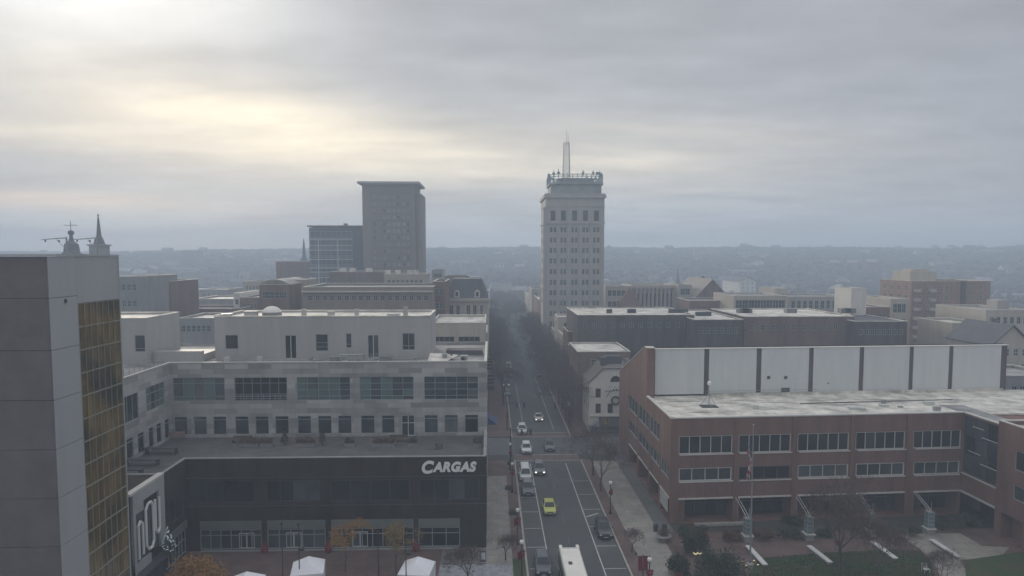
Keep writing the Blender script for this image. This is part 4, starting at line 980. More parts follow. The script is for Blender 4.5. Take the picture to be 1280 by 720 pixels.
# -- churches beyond the left tower
def spire(label, px, ytip, ybase, Y, kind):
    c = at(px, ytip, Y=Y); zb = at(px, ybase, Y=Y)[2]; H_ = c[2]-zb
    s = thing('church_steeple', label, 'steeple', (c[0], Y, 0))
    if kind == 'spire':
        w_ = H_*.15
        add_box(s, 'tower', mGreyConc, c[0]-w_, c[0]+w_, Y-w_, Y+w_, 0, zb+H_*.27)
        add_box(s, 'cornice', mGreyConc, c[0]-w_*1.2, c[0]+w_*1.2, Y-w_*1.2, Y+w_*1.2, zb+H_*.27, zb+H_*.30)
        b = MB(); b.lathe([(w_*.85,zb+H_*.30),(w_*.6,zb+H_*.42),(w_*.35,zb+H_*.5),(w_*.12,zb+H_*.9),(.02,zb+H_*.97)], c[0], Y, 8); b.build('spire', mSlate, s)
        b = MB(); b.tube((c[0],Y,zb+H_*.9),(c[0],Y,c[2]),.12,n=5); b.lathe([(.05,0),(.35,.3),(.35,.5),(.05,.8)],c[0],Y,8); b.v = [(x,y,z if z > 5 else z+zb+H_*.93) for x,y,z in b.v]; b.build('finial', mSteelD, s)
    else:
        w_ = H_*.20
        add_box(s, 'tower', mGreyConc, c[0]-w_*1.3, c[0]+w_*1.3, Y-w_*1.3, Y+w_*1.3, 0, zb+H_*.10)
        b = MB(); b.lathe([(w_*1.25,zb+H_*.10),(w_*1.0,zb+H_*.16),(w_*.85,zb+H_*.36),(w_*.6,zb+H_*.42),(w_*.35,zb+H_*.46),(w_*.22,zb+H_*.55),(w_*.2,zb+H_*.60)], c[0], Y, 10); b.build('dome', mSlate, s)
        b = MB(); b.lathe([(w_*.2,zb+H_*.60),(w_*.4,zb+H_*.66),(w_*.35,zb+H_*.72),(w_*.05,zb+H_*.75)], c[0], Y, 10); b.build('lantern', mSteelD, s)
        b = MB(); b.tube((c[0],Y,zb+H_*.74),(c[0],Y,c[2]),.1,n=5); b.tube((c[0]-w_*.9,Y,zb+H_*.88),(c[0]+w_*.9,Y,zb+H_*.88),.09,n=5); b.build('weather_vane', mSteelD, s)
spire('slim pointed church steeple rising right of the domed one past the tower', 122.5, 267, 322, 240, 'spire')
spire('domed church cupola with a weather vane rising behind the tower roof', 88, 276, 322, 225, 'dome')
spire('very thin dark church needle left of the blue glass block', 379.5, 297, 345, 420, 'spire')
spire('small white steeple beyond the columned hall', 847.5, 335, 362, 420, 'spire')

# -- left middle distance
bld('office_block', 'plain grey block rising just right of the concrete tower', 147, 175, 346, 170, 20, mGreyConc, ncol=3, gm=mGreyWin, zstep=4)
bld('brick_block', 'brown brick block behind the left penthouse', 175, 212, 352, 185, 18, mBrickB, ncol=5, gm=mDarkWin)
bld('shop_building', 'low grey commercial building with a pale roof edge beyond the left penthouse', 240, 292, 374, 230, 22, mGreyConc, ncol=6, rows=2, roofm=mRoofW)
bld('shop_building', 'small cream wing attached left of the low grey commercial building', 229, 241, 377, 226, 12, mBeige, ncol=2, rows=1)
bld('warehouse', 'low pale roofed warehouse seen between the two penthouses', 222, 268, 398, 172, 16, mGreyConc, ncol=6, rows=1, roofm=mRoofW)
bld('warehouse', 'long dark roofed shed in front of the low grey commercial building', 205, 300, 386, 205, 14, mBrickB, ncol=8, rows=1, roofm=mRoofD)
bld('shop_building', 'white rendered end building of the low row', 292, 300, 367, 215, 20, mStuccoW, ncol=1, rows=2)
bld('shop_building', 'low brown fronted store with a white base', 300, 324, 372, 214, 20, mBrickB, ncol=4, rows=1, roofm=mRoofW)
bld('office_block', 'small beige block above the low brown store', 304, 326, 352, 290, 18, mBeige, ncol=4)
bld('warehouse', 'flat white roofed unit far beyond the low row', 250, 285, 362, 330, 20, mGreyConc, ncol=5, rows=1, roofm=mRoofW)
o,_a,_b,_z = bld('brick_warehouse', 'brown brick building with small dark windows left of the long taupe building', 324, 362, 356, 172, 20, mBrickB, ncol=5, rows=3, zstep=4.4, wsz=(1.3,1.7))
b = MB(); n = 10; pr = [(_a+(_b-_a)*i/n, _z+.15+1.2*sin(pi*i/n)) for i in range(n+1)]
b.v = []; 
vs = [(x,172.1,z) for x,z in pr]+[(x,191.9,z) for x,z in pr]; b.add(vs, [tuple(range(n,-1,-1)), tuple(range(n+1,2*n+2))]+[(i,i+1,n+2+i,n+1+i) for i in range(n)]); b.build('curved_roof', mRoofG, o)
bld('office_block', 'plain beige block standing on the left end of the long taupe building', 358, 381, 350, 182, 12, mBeige, ncol=0)
mTaupeW = mat('taupe_render', (0.22, 0.19, 0.165), var=.15, streak=True)
o,_a,_b,_z = bld('long_building', 'long taupe building with a flat roof and a row of small windows behind the penthouse', 379, 541, 359, 165, 22, mTaupeW, ncol=17, rows=3, wsz=(1.1,1.3), zstep=4.5, roofm=mRoofG)
add_box(o, 'roof_ledge', mCoping, _a-.3, _b+.1, 164.4, 164.99, _z-1.2, _z-.9)
bld('brick_block', 'dark annex joined to the right end of the long taupe building', 541, 557, 352, 172, 18, mBrickB, ncol=2)
bld('brick_block', 'red brick building below the blue glass block', 345, 387, 327, 330, 20, mBrickR, ncol=7, gm=mDarkWin)
o,_a,_b,_z = bld('brick_block', 'brown brick building standing right in front of the hotel tower', 412, 480, 340, 235, 18, mBrickB, ncol=8, gm=mDarkWin)
for px in (428,440,461): x = XP(px,240,338); add_box(o, 'roof_unit', mRoofW, x-1, x+1, 240, 242, _z-.5, _z+1.2)
o,_a,_b,_z = bld('office_block', 'beige low block at the foot of the hotel tower', 480, 532, 343, 222, 16, mBeige, ncol=8, gm=mGreyWin)
for px in (484,497,512,520): x = XP(px,226,341); add_box(o, 'roof_unit', mRoofW, x-.8, x+.8, 226, 228, _z-.5, _z+1.3)
bld('office_block', 'small pale stacked block right of the hotel tower', 540, 554, 337, 300, 14, mStoneG, ncol=3)
bld('office_block', 'faded brown block behind the mansard roof', 556, 585, 345, 260, 14, mBrickB, ncol=5)
# mansard
mmY = 190.0; x0, x1 = XP(556,mmY,385), XP(611,mmY,385); zc = ZP(375,mmY,585); zr = ZP(349,mmY,585)
o = thing('mansard_building', 'cream fronted building with a slate mansard roof and two arched dormers', 'building', (x0, mmY, 0))
block(o, x0, x1, mmY, mmY+22, 0, zc, mStoneC, S=[(XP(a,mmY,385)-x0, XP(c,mmY,385)-x0, ZP(399,mmY), ZP(381,mmY), sW(mDarkWin,mFrameW)) for a,c in ((562,567),(570,575),(583,588),(591,596),(600,604))], E=bays(1,21,6,1.1,ZP(399,mmY),ZP(384,mmY),sW(mDarkWin,mFrameW)))
add_box(o, 'cornice', mStoneC, x0-.5, x1+.5, mmY-.6, mmY-.07, zc-.3, zc+.5)
b = MB(); I = .5; J = 2.2
b.add([(x0+.1,mmY+.1,zc+.2),(x1-.1,mmY+.1,zc+.2),(x1-.1,mmY+21.9,zc+.2),(x0+.1,mmY+21.9,zc+.2),(x0+J,mmY+J,zr),(x1-J,mmY+J,zr),(x1-J,mmY+22-J,zr),(x0+J,mmY+22-J,zr)], [(0,1,5,4),(1,2,6,5),(2,3,7,6),(3,0,4,7),(4,5,6,7)]); b.build('mansard_roof', mSlate, o)
add_box(o, 'ridge_trim', mCoping, x0+J-.1, x1-J+.1, mmY+J-.1, mmY+J+.2, zr, zr+.25)
for px in (571, 596.5):
    x = XP(px,mmY,370); d = MB(); z0 = zc+.7
    d.extr([(x-.75,z0),(x+.75,z0),(x+.75,z0+1.4),(x+.5,z0+1.9),(x,z0+2.1),(x-.5,z0+1.9),(x-.75,z0+1.4)], mmY+.15, mmY+2.2, axis='y'); dd = d.build('dormer', mStuccoW, o)
    add_box(o, 'dormer_window', mDarkWin, x-.4, x+.4, mmY+.08, mmY+.14, z0+.3, z0+1.6)
# cream building on the left of the street behind the office building
S = []
cY = 141.0; x0, x1 = XP(539,cY,430), -1.2; cz = ZP(404,cY,575)
o = thing('cream_building', 'cream corner building with dark window bands just behind the office building', 'building', (x0, cY, 0))
S = [(XP(a,cY,430)-x0, XP(c,cY,430)-x0, ZP(y1,cY), ZP(y0,cY), fW(mDarkWin,mFrameG,nx=4)) for y0,y1 in ((420.5,427),(434.5,443)) for a,c in ((543,568),(573,600))]
block(o, x0, x1, cY, cY+20, 0, cz, mStoneC, S=S, E=grid(1,19,5,1.6,[4,8,12,16],2,fW(mDarkWin,mFrameG,nx=1)), roofm=mRoofW)
# street row, left side
mats5 = [mBrickB, mStoneC, mBrickR, mGreyConc, mBeige]
rowL = [(163,18,18.5,'grey five window wide shop row building, first beyond the cream corner building'),(182,9,14,'narrow low street building pressed against the mansard building'),
        (214,16,17,'red brick street building beyond the mansard roof'),(232,14,21,'grey street building, second beyond the mansard roof'),(250,22,15,'beige street building, third beyond the mansard roof'),(274,20,19,'brown street building, fourth beyond the mansard roof'),
        (296,24,14,'low cream street building near the far crossing, left side'),(346,24,17,'brown building on the left just past the far crossing'),(372,30,13,'red brick building further past the far crossing, left'),(404,40,16,'last grey row building visible down the left of the street')]
for i, (y, d, h, lb) in enumerate(rowL):
    bld('street_building', lb, 0, 0, 0, y, d-.3, mats5[(i+1)%5], ncol=5, side=5, x0=-16-(i%3)*2, x1=-1.0, ztop=h, wsz=(1.2,1.9), gm=mDarkWin, roofm=(mRoofG,mRoofW,mRoofD)[i%3])
# street row, right side
rowR = [(153.2,9,12.0,'narrow cream house with tall windows behind the white gabled house'),(162.5,9,15.5,'brick house with cornice, second behind the white gabled house'),(171.8,11,13.2,'pale stone shop house, third behind the white gabled house'),
        (183,12,16.5,'beige shop house halfway to the skyscraper'),(195.3,14,14.0,'dark brick shop house halfway to the skyscraper'),(209.5,12,18.0,'cream shop house just before the skyscraper'),(222,11,12.5,'low brown shop house at the foot of the skyscraper'),
        (262,28,24,'grey building just past the skyscraper on the right of the street'),(292,34,18,'brown building before the far crossing, right side'),(346,30,20,'beige building past the far crossing, right side'),(380,40,15,'last brick building visible down the right of the street')]
for i, (y, d, h, lb) in enumerate(rowR):
    bld('street_building', lb, 0, 0, 0, y, d-.3, mats5[(i*2+1)%5], ncol=4, side=4, x0=20.7, x1=33+(i%3), ztop=h, wsz=(1.1,1.9), zstep=3.3, gm=mDarkWin, roofm=(mRoofD,mRoofG,mRoofW)[i%3])

# -- right middle distance
# flat roofed annex behind the gabled house
o,_a,_b,_z = bld('brick_annex', 'brick annex with a bright flat roof behind the white gabled house', 718, 788, 439, 152.0, .01, mBrickB, ncol=0, x0=34.2, x1=35) if False else (None,)*4
aY = 150.5; x0, x1 = XP(722,aY,450), XP(788,aY,450); az_ = ZP(440,aY,755)
o = thing('brick_annex', 'brick annex with a bright flat roof behind the white gabled house', 'building', (x0, aY, 0))
y_b = 160.0
for_row = [r for r in COL.objects if r.get('label') in (rowR[0][3], rowR[1][3])]
for r in for_row:
    for c in kids(r): bpy.data.objects.remove(c)
    bpy.data.objects.remove(r)
block(o, x0, x1, aY, 167, 0, az_, mBrickB, W=grid(1,15.5,5,1.2,[3,6.6,10.2],1.9,fW(mDarkWin,mFrameW,nx=2,nz=2)), roofm=mRoofW, par=.2, S=[(3,4.4,az_-3.2,az_-1.6,sW(mDarkWin,mFrameW)),(7,8.4,az_-3.2,az_-1.6,sW(mDarkWin,mFrameW))])
b = MB(); b.box(x0+3,x1-1.5,aY-2.9,aY-.05,az_-6,az_-3.6); b.build('rear_extension', mBrickB, o)
# white gabled house
hY = 140.6; hx0 = XP(736.5,hY,500); hxr = XP(787,hY,480); hx1 = 2*hxr-hx0
ze = ZP(479,hY,736); zk = ZP(461.5,hY,755); kx = XP(754.5,hY,465)
o = thing('gabled_house', 'white gabled corner house with a fan window and dark shopfront', 'house', (hx0, hY, 0))
hw = hx1-hx0; uh = lambda px, y: XP(px,hY,y)-hx0
zh = lambda y: ZP(y,hY,755)
Hs = [(uh(744.5,490),uh(751,490),zh(497),zh(485.5),fW(mDarkWin,mFrameD,nx=1,nz=2)),(uh(744.5,510),uh(751,510),zh(516.5),zh(504.5),fW(mDarkWin,mFrameD,nx=1,nz=2)),(uh(759.5,510),uh(766,510),zh(516.5),zh(504.5),fW(mDarkWin,mFrameD,nx=1,nz=2)),
      (uh(774,490),uh(780.5,490),zh(497),zh(485.5),fW(mDarkWin,mFrameD,nx=1,nz=2)),
      (.8, hw-.8, .4, zh(534), fW(mGreyWin,mFrameD,nx=9,hz=[.75]))]
b = MB(); wall(b, (hx0,hY), (hx1,hY), 0, ze, Hs, .2, o); wall(b, (hx0,hY+10), (hx0,hY), 0, ze, bays(1,9.5,3,1,zh(516),zh(504),fW(mDarkWin,mFrameD,nx=1,nz=2))+bays(1,9.5,3,1,zh(497),zh(485.5),fW(mDarkWin,mFrameD,nx=1,nz=2)), .2, o); wall(b, (hx1,hY), (hx1,hY+10), 0, ze)
kx2 = hx0+hx1-kx; top = [(hx0,ze),(kx,zk),(kx2,zk),(hx1,ze)]
b.add([(x,hY,z) for x,z in top]+[(x,hY+.3,z) for x,z in top], [(0,3,2,1),(4,5,6,7)]); b.build('wall', mStuccoW, o)
mShing = mat('brown_shingle_roof', (0.13,0.115,0.10), var=.25, kind='panel', bw=.5, bh=.3, mortar=.01, col2=(.16,.14,.125))
b = MB(); zz2 = zk+1.2
b.add([(hx0-.25,hY-.2,ze-.05),(kx,hY-.2,zk+.05),(kx2,hY-.2,zk+.05),(hx1+.25,hY-.2,ze-.05),(hx0-.25,hY+10,ze-.05),(kx,hY+10,zk+.05),(kx2,hY+10,zk+.05),(hx1+.25,hY+10,ze-.05),
       (hx0-.25,hY-.2,ze+.2),(kx,hY-.2,zk+.3),(kx2,hY-.2,zk+.3),(hx1+.25,hY-.2,ze+.2),(hx0-.25,hY+10,ze+.2),(kx,hY+10,zk+.3),(kx2,hY+10,zk+.3),(hx1+.25,hY+10,ze+.2)],
      [(8,9,13,12),(9,10,14,13),(10,11,15,14),(0,1,9,8),(1,2,10,9),(2,3,11,10),(0,8,12,4),(12,13,5,4),(13,14,6,5),(14,15,7,6)])
b.build('roof', mShing, o)
x = XP(754,hY+3,455); b = MB(); b.box(x-.5,x+.6,hY+2.5,hY+3.8,zk-.5,zk+1.9); b.box(x-.6,x+.7,hY+2.4,hY+3.9,zk+1.9,zk+2.1); b.build('chimney', mSlate, o)
x = XP(766,hY+5,456); add_box(o, 'roof_unit', mSlate, x-1.9, x+1.9, hY+5, hY+7, zk+.3, zk+2.0); add_box(o, 'roof_unit', mSteel, x+2.6, x+3.4, hY+4, hY+5, zk+.3, zk+1.5)
xf = XP(769.5,hY,475); zf0 = zh(477.3); rf = abs(XP(776,hY,475)-xf)
b = MB(); n = 12; b.extr([(xf+rf*cos(pi*i/n), zf0+rf*1.15*sin(pi*i/n)) for i in range(n+1)], hY-.06, hY-.004, axis='y'); b.build('fan_window', mDarkWin, o)
b = MB(); b.box(hx0+.2,hx1,hY-.25,hY-.004,zh(520.5),zh(519)); b.build('shop_cornice', mStuccoW, o)
b = MB(); b.add([(hx0+2,hY-.02,zh(521)),(hx1-.5,hY-.02,zh(521)),(hx1-.5,hY-1.4,zh(531)),(hx0+2,hY-1.4,zh(531)),(hx0+2,hY-1.4,zh(534)),(hx1-.5,hY-1.4,zh(534))], [(0,1,2,3),(3,2,5,4)]); b.build('awning', mAwnD, o)
for px in (745, 757.5, 768.5): x = XP(px,hY,538); add_box(o, 'lit_poster', mGlowW if px > 750 else mPoster, x-.45, x+.45, hY-.05, hY-.01, .9, 2.3)
# wreath and script letters
wz = zh(500.5); wx = XP(769.5,hY,500)
wr = thing('wreath', 'large dark green wreath on the white gabled wall', 'wreath', (wx, hY-.18, wz), world=False)
b = MB(); R_, r_ = .82, .17; n1_, n2_ = 24, 8
vs = [((R_+r_*cos(2*pi*j/n2_))*cos(2*pi*i/n1_), r_*sin(2*pi*j/n2_), (R_+r_*cos(2*pi*j/n2_))*sin(2*pi*i/n1_)) for i in range(n1_) for j in range(n2_)]
b.add(vs, [(i*n2_+j, ((i+1)%n1_)*n2_+j, ((i+1)%n1_)*n2_+(j+1)%n2_, i*n2_+(j+1)%n2_) for i in range(n1_) for j in range(n2_)]); b.build('ring', mLeafG, wr)
random.seed(2); b = MB()
for i in range(260):
    a = random.uniform(0,2*pi); rr_ = R_+random.uniform(-.26,.26); c = (rr_*cos(a), random.uniform(-.2,.05), rr_*sin(a)); d = [random.uniform(-.1,.1) for _ in range(6)]
    b.add([c,(c[0]+d[0],c[1]+d[1],c[2]+d[2]),(c[0]+d[3],c[1]+d[4],c[2]+d[5])],[(0,1,2)])
b.build('needles', mLeafG, wr)
sc = thing('wall_script', 'dark slanting script decoration on the white wall above the wreath', 'sign', (XP(756,hY,490), hY-.06, zh(493)), world=False)
def sline(pts, nm='script_stroke'):
    b = MB()
    for p, q_ in zip(pts, pts[1:]): b.tube((p[0],0,p[1]),(q_[0],0,q_[1]),.075,.06,n=6)
    return b.build(nm, mSteelD, sc)
sx_ = (XP(775,hY,490)-XP(755,hY,490))/20
def ps(*pts): return [((x_-755.5)*sx_, (493-y_)*sx_) for x_,y_ in pts]
sline(ps((755.5,489.5),(757,488.7),(759,488.3),(761.5,488.8),(760.5,492),(758,495.5),(757,496)))
sline(ps((761.5,489.5),(763,487.5),(763.5,489.5),(765.5,488),(766.5,486.5),(766.2,489)))
sline(ps((766.2,489),(769,486.5),(770.5,486),(769.5,488.5),(773,488),(775,486.5)))
for px_ in (761.5,767.5,773.3): sline(ps((px_,484.6),(px_+.2,482.6)))
# blue street banner and ochre flag by the corner
for nm, lb, px, py, m_, in (('flag', 'ochre flag on a slanting pole by the gabled house awning', 753, 524, mLeafY), ('flag', 'deep blue flag on a slanting pole at the corner of the gabled house', 739, 535, mBlueCloth)):
    p = at(px, py, Y=hY-1.6); fl = thing(nm, lb, 'flag', (p[0], p[1], p[2]), world=False)
    b = MB(); b.tube((0,1.5,-1.4),(0,-.4,.6),.04,n=6); b.build('pole', mSteel, fl)
    b = MB(); ns = 6
    for i in range(ns):
        u0, u1 = i/ns, (i+1)/ns; w0, w1 = .12*sin(u0*9), .12*sin(u1*9)
        b.add([(u0*1.5,-.3+w0,.5-.2*u0),(u1*1.5,-.3+w1,.5-.2*u1),(u1*1.3,-.2+w1,-.9-.3*u1),(u0*1.3,-.2+w0,-.9-.3*u0)], [(0,1,2,3)])
    b.build('cloth', m_, fl)

# long roofs
LY = 168.0
def longb(lb, px0, px1, yfront, Y, depth, m, ncol, rmat, nrow=1):
    return bld('long_building', lb, px0, px1, yfront, Y, depth, m, ncol=ncol, rows=nrow, wsz=(1.1,1.4), roofm=rmat, par=.15, copm=mRoofW)
o,_a,_b,_z = longb('long dark walled building with a bright flat roof in front of the columned hall', 722, 868, 394, 172, 26, mBrickD, 12, mRoofW)
for px in (762,788,792,851,857,875 if False else 840,846): x = XP(px,180,386); add_box(o, 'roof_vent', mSteelD, x-.7, x+.7, 180, 181.2, _z-.2, _z+.9)
o,_a,_b,_z = longb('dark walled building with a lower bright roof, in the middle of the long row', 868, 929, 400, 165, 30, mBrickD, 6, mRoofW)
for px in (874,880,886): x = XP(px,178,391); add_box(o, 'roof_vent', mSteelD, x-.7, x+.7, 178, 179.2, _z-.2, _z+.9)
o,_a,_b,_z = longb('brown walled building with a bright roof right of the middle of the long row', 930, 1068, 396, 167, 26, mBrickB, 10, mRoofW)
for px in (924+6,934,990,1058,1064): x = XP(px,180,388); add_box(o, 'roof_unit', mRoofG, x-1.4, x+1.4, 180, 182, _z-.2, _z+1.0)
longb('dark brown end building of the long row below the white box tower', 1069, 1134, 402, 163, 24, mBrickD, 8, mRoofD)
b = None
# brown brick parts beside the street trees
bld('brick_block', 'plain brown brick building left of the long dark walled building', 697, 722, 401, 170.5, 20, mBrickB, ncol=2, x0=34.5) if False else None
# columned hall
kY = 262.0
o,_a,_b,_z = bld('columned_hall', 'pale stone hall fronted by tall columns with a flat cornice', 790, 846, 357, kY, 20, mStoneC, ncol=0)
add_box(o, 'cornice', mStoneC, _a-.6, _b+.6, kY-1.4, kY-.07, _z-1.0, _z+.2)
for i in range(10):
    x = _a+1.5+(_b-_a-3)*i/9; b = MB(); b.lathe([(.55,2),(.5,3),(.45,_z-2.2),(.6,_z-1.8),(.6,_z-1.05)], x, kY-.8, 10); b.build('column', mStoneC, o)
for i in range(9):
    x = _a+1.5+(_b-_a-3)*(i+.5)/9; add_box(o, 'window', mGreyWin, x-.45, x+.45, kY-.05, kY-.005, 3, _z-3)
bld('stone_block', 'pale stone block with square windows between the skyscraper and the columned hall', 757, 790, 358, 258, 20, mStoneC, ncol=5, wsz=(1.5,2.2), zstep=4.2)
o = thing('pyramid_roof_building', 'dark red pyramid roofed pavilion in front of the columned hall', 'building', (XP(789,235,370),235,0))
px_, pz_ = XP(789,235,370), ZP(384,235); 
b = MB(); b.box(px_-3.6,px_+3.6,235,242,0,pz_); b.build('wall', mBrickR, o)
b = MB(); b.add([(px_-4,234.7,pz_),(px_+4,234.7,pz_),(px_+4,242.3,pz_),(px_-4,242.3,pz_),(px_,238.5,ZP(359,238))], [(0,1,4),(1,2,4),(2,3,4),(3,0,4),(3,2,1,0)]); b.build('roof', mat('dark_red_tile',(.13,.065,.055),var=.2), o)
bld('stone_tower', 'slim pale green grey building right of the columned hall', 848, 865, 356, 255, 14, mStoneG, ncol=2, wsz=(1.8,2.4), zstep=5)
def gable_house(lb, px0, px1, yeave, yridge, Y, depth, m, rm, ncol=3, cat='house', nm='gabled_building', rowsn=3):
    X0, X1 = XP(px0,Y,yeave), XP(px1,Y,yeave); ze_, zr_ = ZP(yeave,Y,px0), ZP(yridge,Y,px0); xm = (X0+X1)/2
    o = thing(nm, lb, cat, (X0,Y,0))
    b = MB(); S = grid(.6,X1-X0-.6,ncol,1.0,[ze_-2.3-3.2*k for k in range(rowsn)],1.6,sW(mDarkWin,mFrameW))
    wall(b,(X0,Y),(X1,Y),0,ze_,S,.2,o); wall(b,(X1,Y),(X1,Y+depth),0,ze_); wall(b,(X1,Y+depth),(X0,Y+depth),0,ze_); wall(b,(X0,Y+depth),(X0,Y),0,ze_)
    b.add([(X0,Y,ze_),(X1,Y,ze_),(xm,Y,zr_),(X0,Y+depth,ze_),(X1,Y+depth,ze_),(xm,Y+depth,zr_)],[(0,1,2),(5,4,3)]); b.build('wall', m, o)
    b = MB(); e = .4
    b.add([(X0-e,Y-e,ze_-e*.5),(xm,Y-e,zr_+.05),(xm,Y+depth+e,zr_+.05),(X0-e,Y+depth+e,ze_-e*.5),(X1+e,Y-e,ze_-e*.5),(X1+e,Y+depth+e,ze_-e*.5),
           (X0-e,Y-e,ze_-e*.5+.25),(xm,Y-e,zr_+.35),(xm,Y+depth+e,zr_+.35),(X0-e,Y+depth+e,ze_-e*.5+.25),(X1+e,Y-e,ze_-e*.5+.25),(X1+e,Y+depth+e,ze_-e*.5+.25)],
          [(6,7,8,9),(7,10,11,8),(0,1,7,6),(1,4,10,7),(0,6,9,3),(4,5,11,10)]); b.build('roof', rm, o)
    add_box(o,'chimney',mBrickB,xm+.8,xm+1.7,Y+depth*.5,Y+depth*.5+.9,(ze_+zr_)/2,zr_+1)
    return o
gable_house('brown gabled hall with a broad pale roof right of the columned hall', 868, 912, 374, 350, 250, 30, mBrickB, mat('tan_roof',(.25,.23,.20),var=.15), 5, 'hall')
bld('brick_block', 'low dark red brick block in front of the brown gabled hall', 862, 925, 376, 228, 16, mBrickR, ncol=9)
bld('arcaded_building', 'cream building with a row of large windows behind the long row', 917, 984, 370, 215, 20, mStoneC, ncol=8, wsz=(2.2,2.6), zstep=4.5)
bld('stone_block', 'pale stone block with arched looking windows left of the white box tower', 985, 1064, 371, 225, 18, mStoneG, ncol=10, wsz=(1.3,2.6), zstep=4.5)
bld('stone_block', 'small cream rooftop block above the pale stone row', 968, 984, 361, 240, 14, mStoneC, ncol=2)
bld('white_box_tower', 'plain windowless white box tower above the long row', 1064, 1083, 361, 182, 9, mStuccoW, ncol=0)
bld('brick_block', 'red brick block with a white roof right of the white box tower', 1083, 1112, 384, 188, 18, mBrickR, ncol=4, roofm=mRoofW)
bld('brick_block', 'darker brick block set back right of the white box tower', 1083, 1105, 374, 215, 16, mBrickR, ncol=4, roofm=mRoofW)
bld('stone_block', 'cream corner block with tall windows left of the brick apartment block', 1113, 1136, 374, 192, 16, mStoneC, ncol=3, wsz=(1.2,2.6), zstep=4.5)
# apartment block
pY = 215.0; x0, x1 = XP(1139,pY,380), XP(1237,pY,380); pz = ZP(351.5,pY,1188)
mApt = mat('orange_brown_brick', (0.24,0.155,0.115), kind='brick', bw=.24, bh=.08, mortar=.006, col2=(.28,.185,.14), var=.2, streak=True)
o = thing('apartment_block', 'orange brown brick apartment block with stacked corner balconies', 'apartment block', (x0,pY,0))
S = []
for px in (1148,1158,1170,1181,1199,1211,1224):
    for k in range(8): S.append((XP(px,pY,380)-x0, XP(px+4.2,pY,380)-x0, pz-3.2-3.0*k, pz-1.5-3.0*k, sW(mDarkWin,mFrameW)))
block(o, x0, x1, pY, pY+18, 0, pz, mApt, S=S, W=grid(1,17,4,1.3,[pz-3.2-3*k for k in range(8)],1.7,sW(mDarkWin,mFrameW)), roofm=mRoofW, copm=mRoofW)
for k in range(8):
    for px in (1141,1160):
        x = XP(px,pY,380); add_box(o,'balcony',mStoneC,x,x+1.9,pY-1.1,pY-.02,pz-3.5-3*k,pz-2.6-3*k)
b = MB(); b.box(XP(1200,pY,380),XP(1206,pY,380),pY-.3,pY-.01,0,pz-.1); b.build('dark_strip', mBrickD, o)  # dark brick strip standing proud of the front
b = MB(); b.box(XP(1145,pY,345),XP(1178,pY,345),pY+3,pY+13,pz,ZP(339.5,pY,1160)); b.build('penthouse', mStoneC, o)
b = MB(); b.box(XP(1151,pY,345),XP(1172,pY,345),pY+5,pY+10,ZP(339.5,pY,1160)+.003,ZP(336.5,pY,1160)); b.build('lift_housing', mStoneC, o)
bld('stone_block', 'beige building with a blank wall at the foot of the apartment block', 1190, 1233, 404, 168, 14, mBeige, ncol=0, roofm=mRoofW)
o,_a,_b,_z = bld('stone_block', 'cream stepped building at the right edge beyond the rooftop panels', 1232, 1290, 388, 172, 20, mStoneC, ncol=6, wsz=(1.1,1.8), zstep=4.5)
add_box(o,'roof_unit',mStoneG,XP(1247,176,380),XP(1262,176,380),176,180,_z,_z+2.4)
gable_house('small cream gabled house at the right edge below the stepped building', 1240, 1290, 432, 408, 140, 14, mStoneC, mSlate, 4)
bld('low_store', 'low grey store with a pale rim right of the rooftop panels', 1258, 1330, 470, 118, 12, mGreyConc, ncol=6, rows=1)

# ================================================================ trees
def branch_tree(seed, H_, spread=.38, trunk_r=.16, depth=5, kids_=(3,4), leaf=None, nleaf=0, twig_r=.018, low=.28, name=('trunk','crown')):
    """tapered trunk with forking limbs; returns local meshes (trunk, crown, leaves)"""
    rnd = random.Random(seed); T = MB(); C_ = MB(); LV = MB()
    def grow(p, d, l, r, lev):
        n = 2 if lev < 3 else 1
        for s in range(n):
            q = tuple(p[k]+d[k]*l/n for k in range(3)); r2 = r*(.86 if lev < depth else .5)
            (T if lev == 0 else C_).tube(p, q, r, r2, n=(7 if lev == 0 else 5 if lev == 1 else 3), cap=False); p, r = q, r2
            j = .12+.05*lev; d = norm((d[0]+rnd.uniform(-j,j), d[1]+rnd.uniform(-j,j), d[2]+rnd.uniform(-j*.5,j)))
        if lev >= depth:
            if leaf:
                for _ in range(nleaf):
                    c = tuple(p[k]+rnd.gauss(0,.28) for k in range(3)); s_ = .17
                    LV.add([c, tuple(c[k]+rnd.uniform(-s_,s_) for k in range(3)), tuple(c[k]+rnd.uniform(-s_,s_) for k in range(3))], [(0,1,2)])
            return
        nb = rnd.randint(*kids_) + (1 if lev == 0 else 0)
        a0 = rnd.uniform(0, 2*pi)
        for i in range(nb):
            a = a0+2*pi*i/nb+rnd.uniform(-.4,.4); sp_ = spread*rnd.uniform(.7,1.5)*(1.25 if lev > 0 else 1)
            u = perp(d); v = cross(d, u)
            nd_ = norm(tuple(d[k]*cos(sp_)+ (u[k]*cos(a)+v[k]*sin(a))*sin(sp_) + (0.10 if k == 2 else 0) for k in range(3)))
            grow(p, nd_, l*rnd.uniform(.66,.88), max(twig_r*.6, r*.62), lev+1)
    grow((0,0,0), (0,0,1), H_*low, trunk_r, 0)
    return T, C_, LV
def norm(v): m = sqrt(sum(c*c for c in v)) or 1; return tuple(c/m for c in v)
def cross(a, b): return (a[1]*b[2]-a[2]*b[1], a[2]*b[0]-a[0]*b[2], a[0]*b[1]-a[1]*b[0])
def perp(d): return norm(cross(d, (0,0,1) if abs(d[2]) < .9 else (1,0,0)))
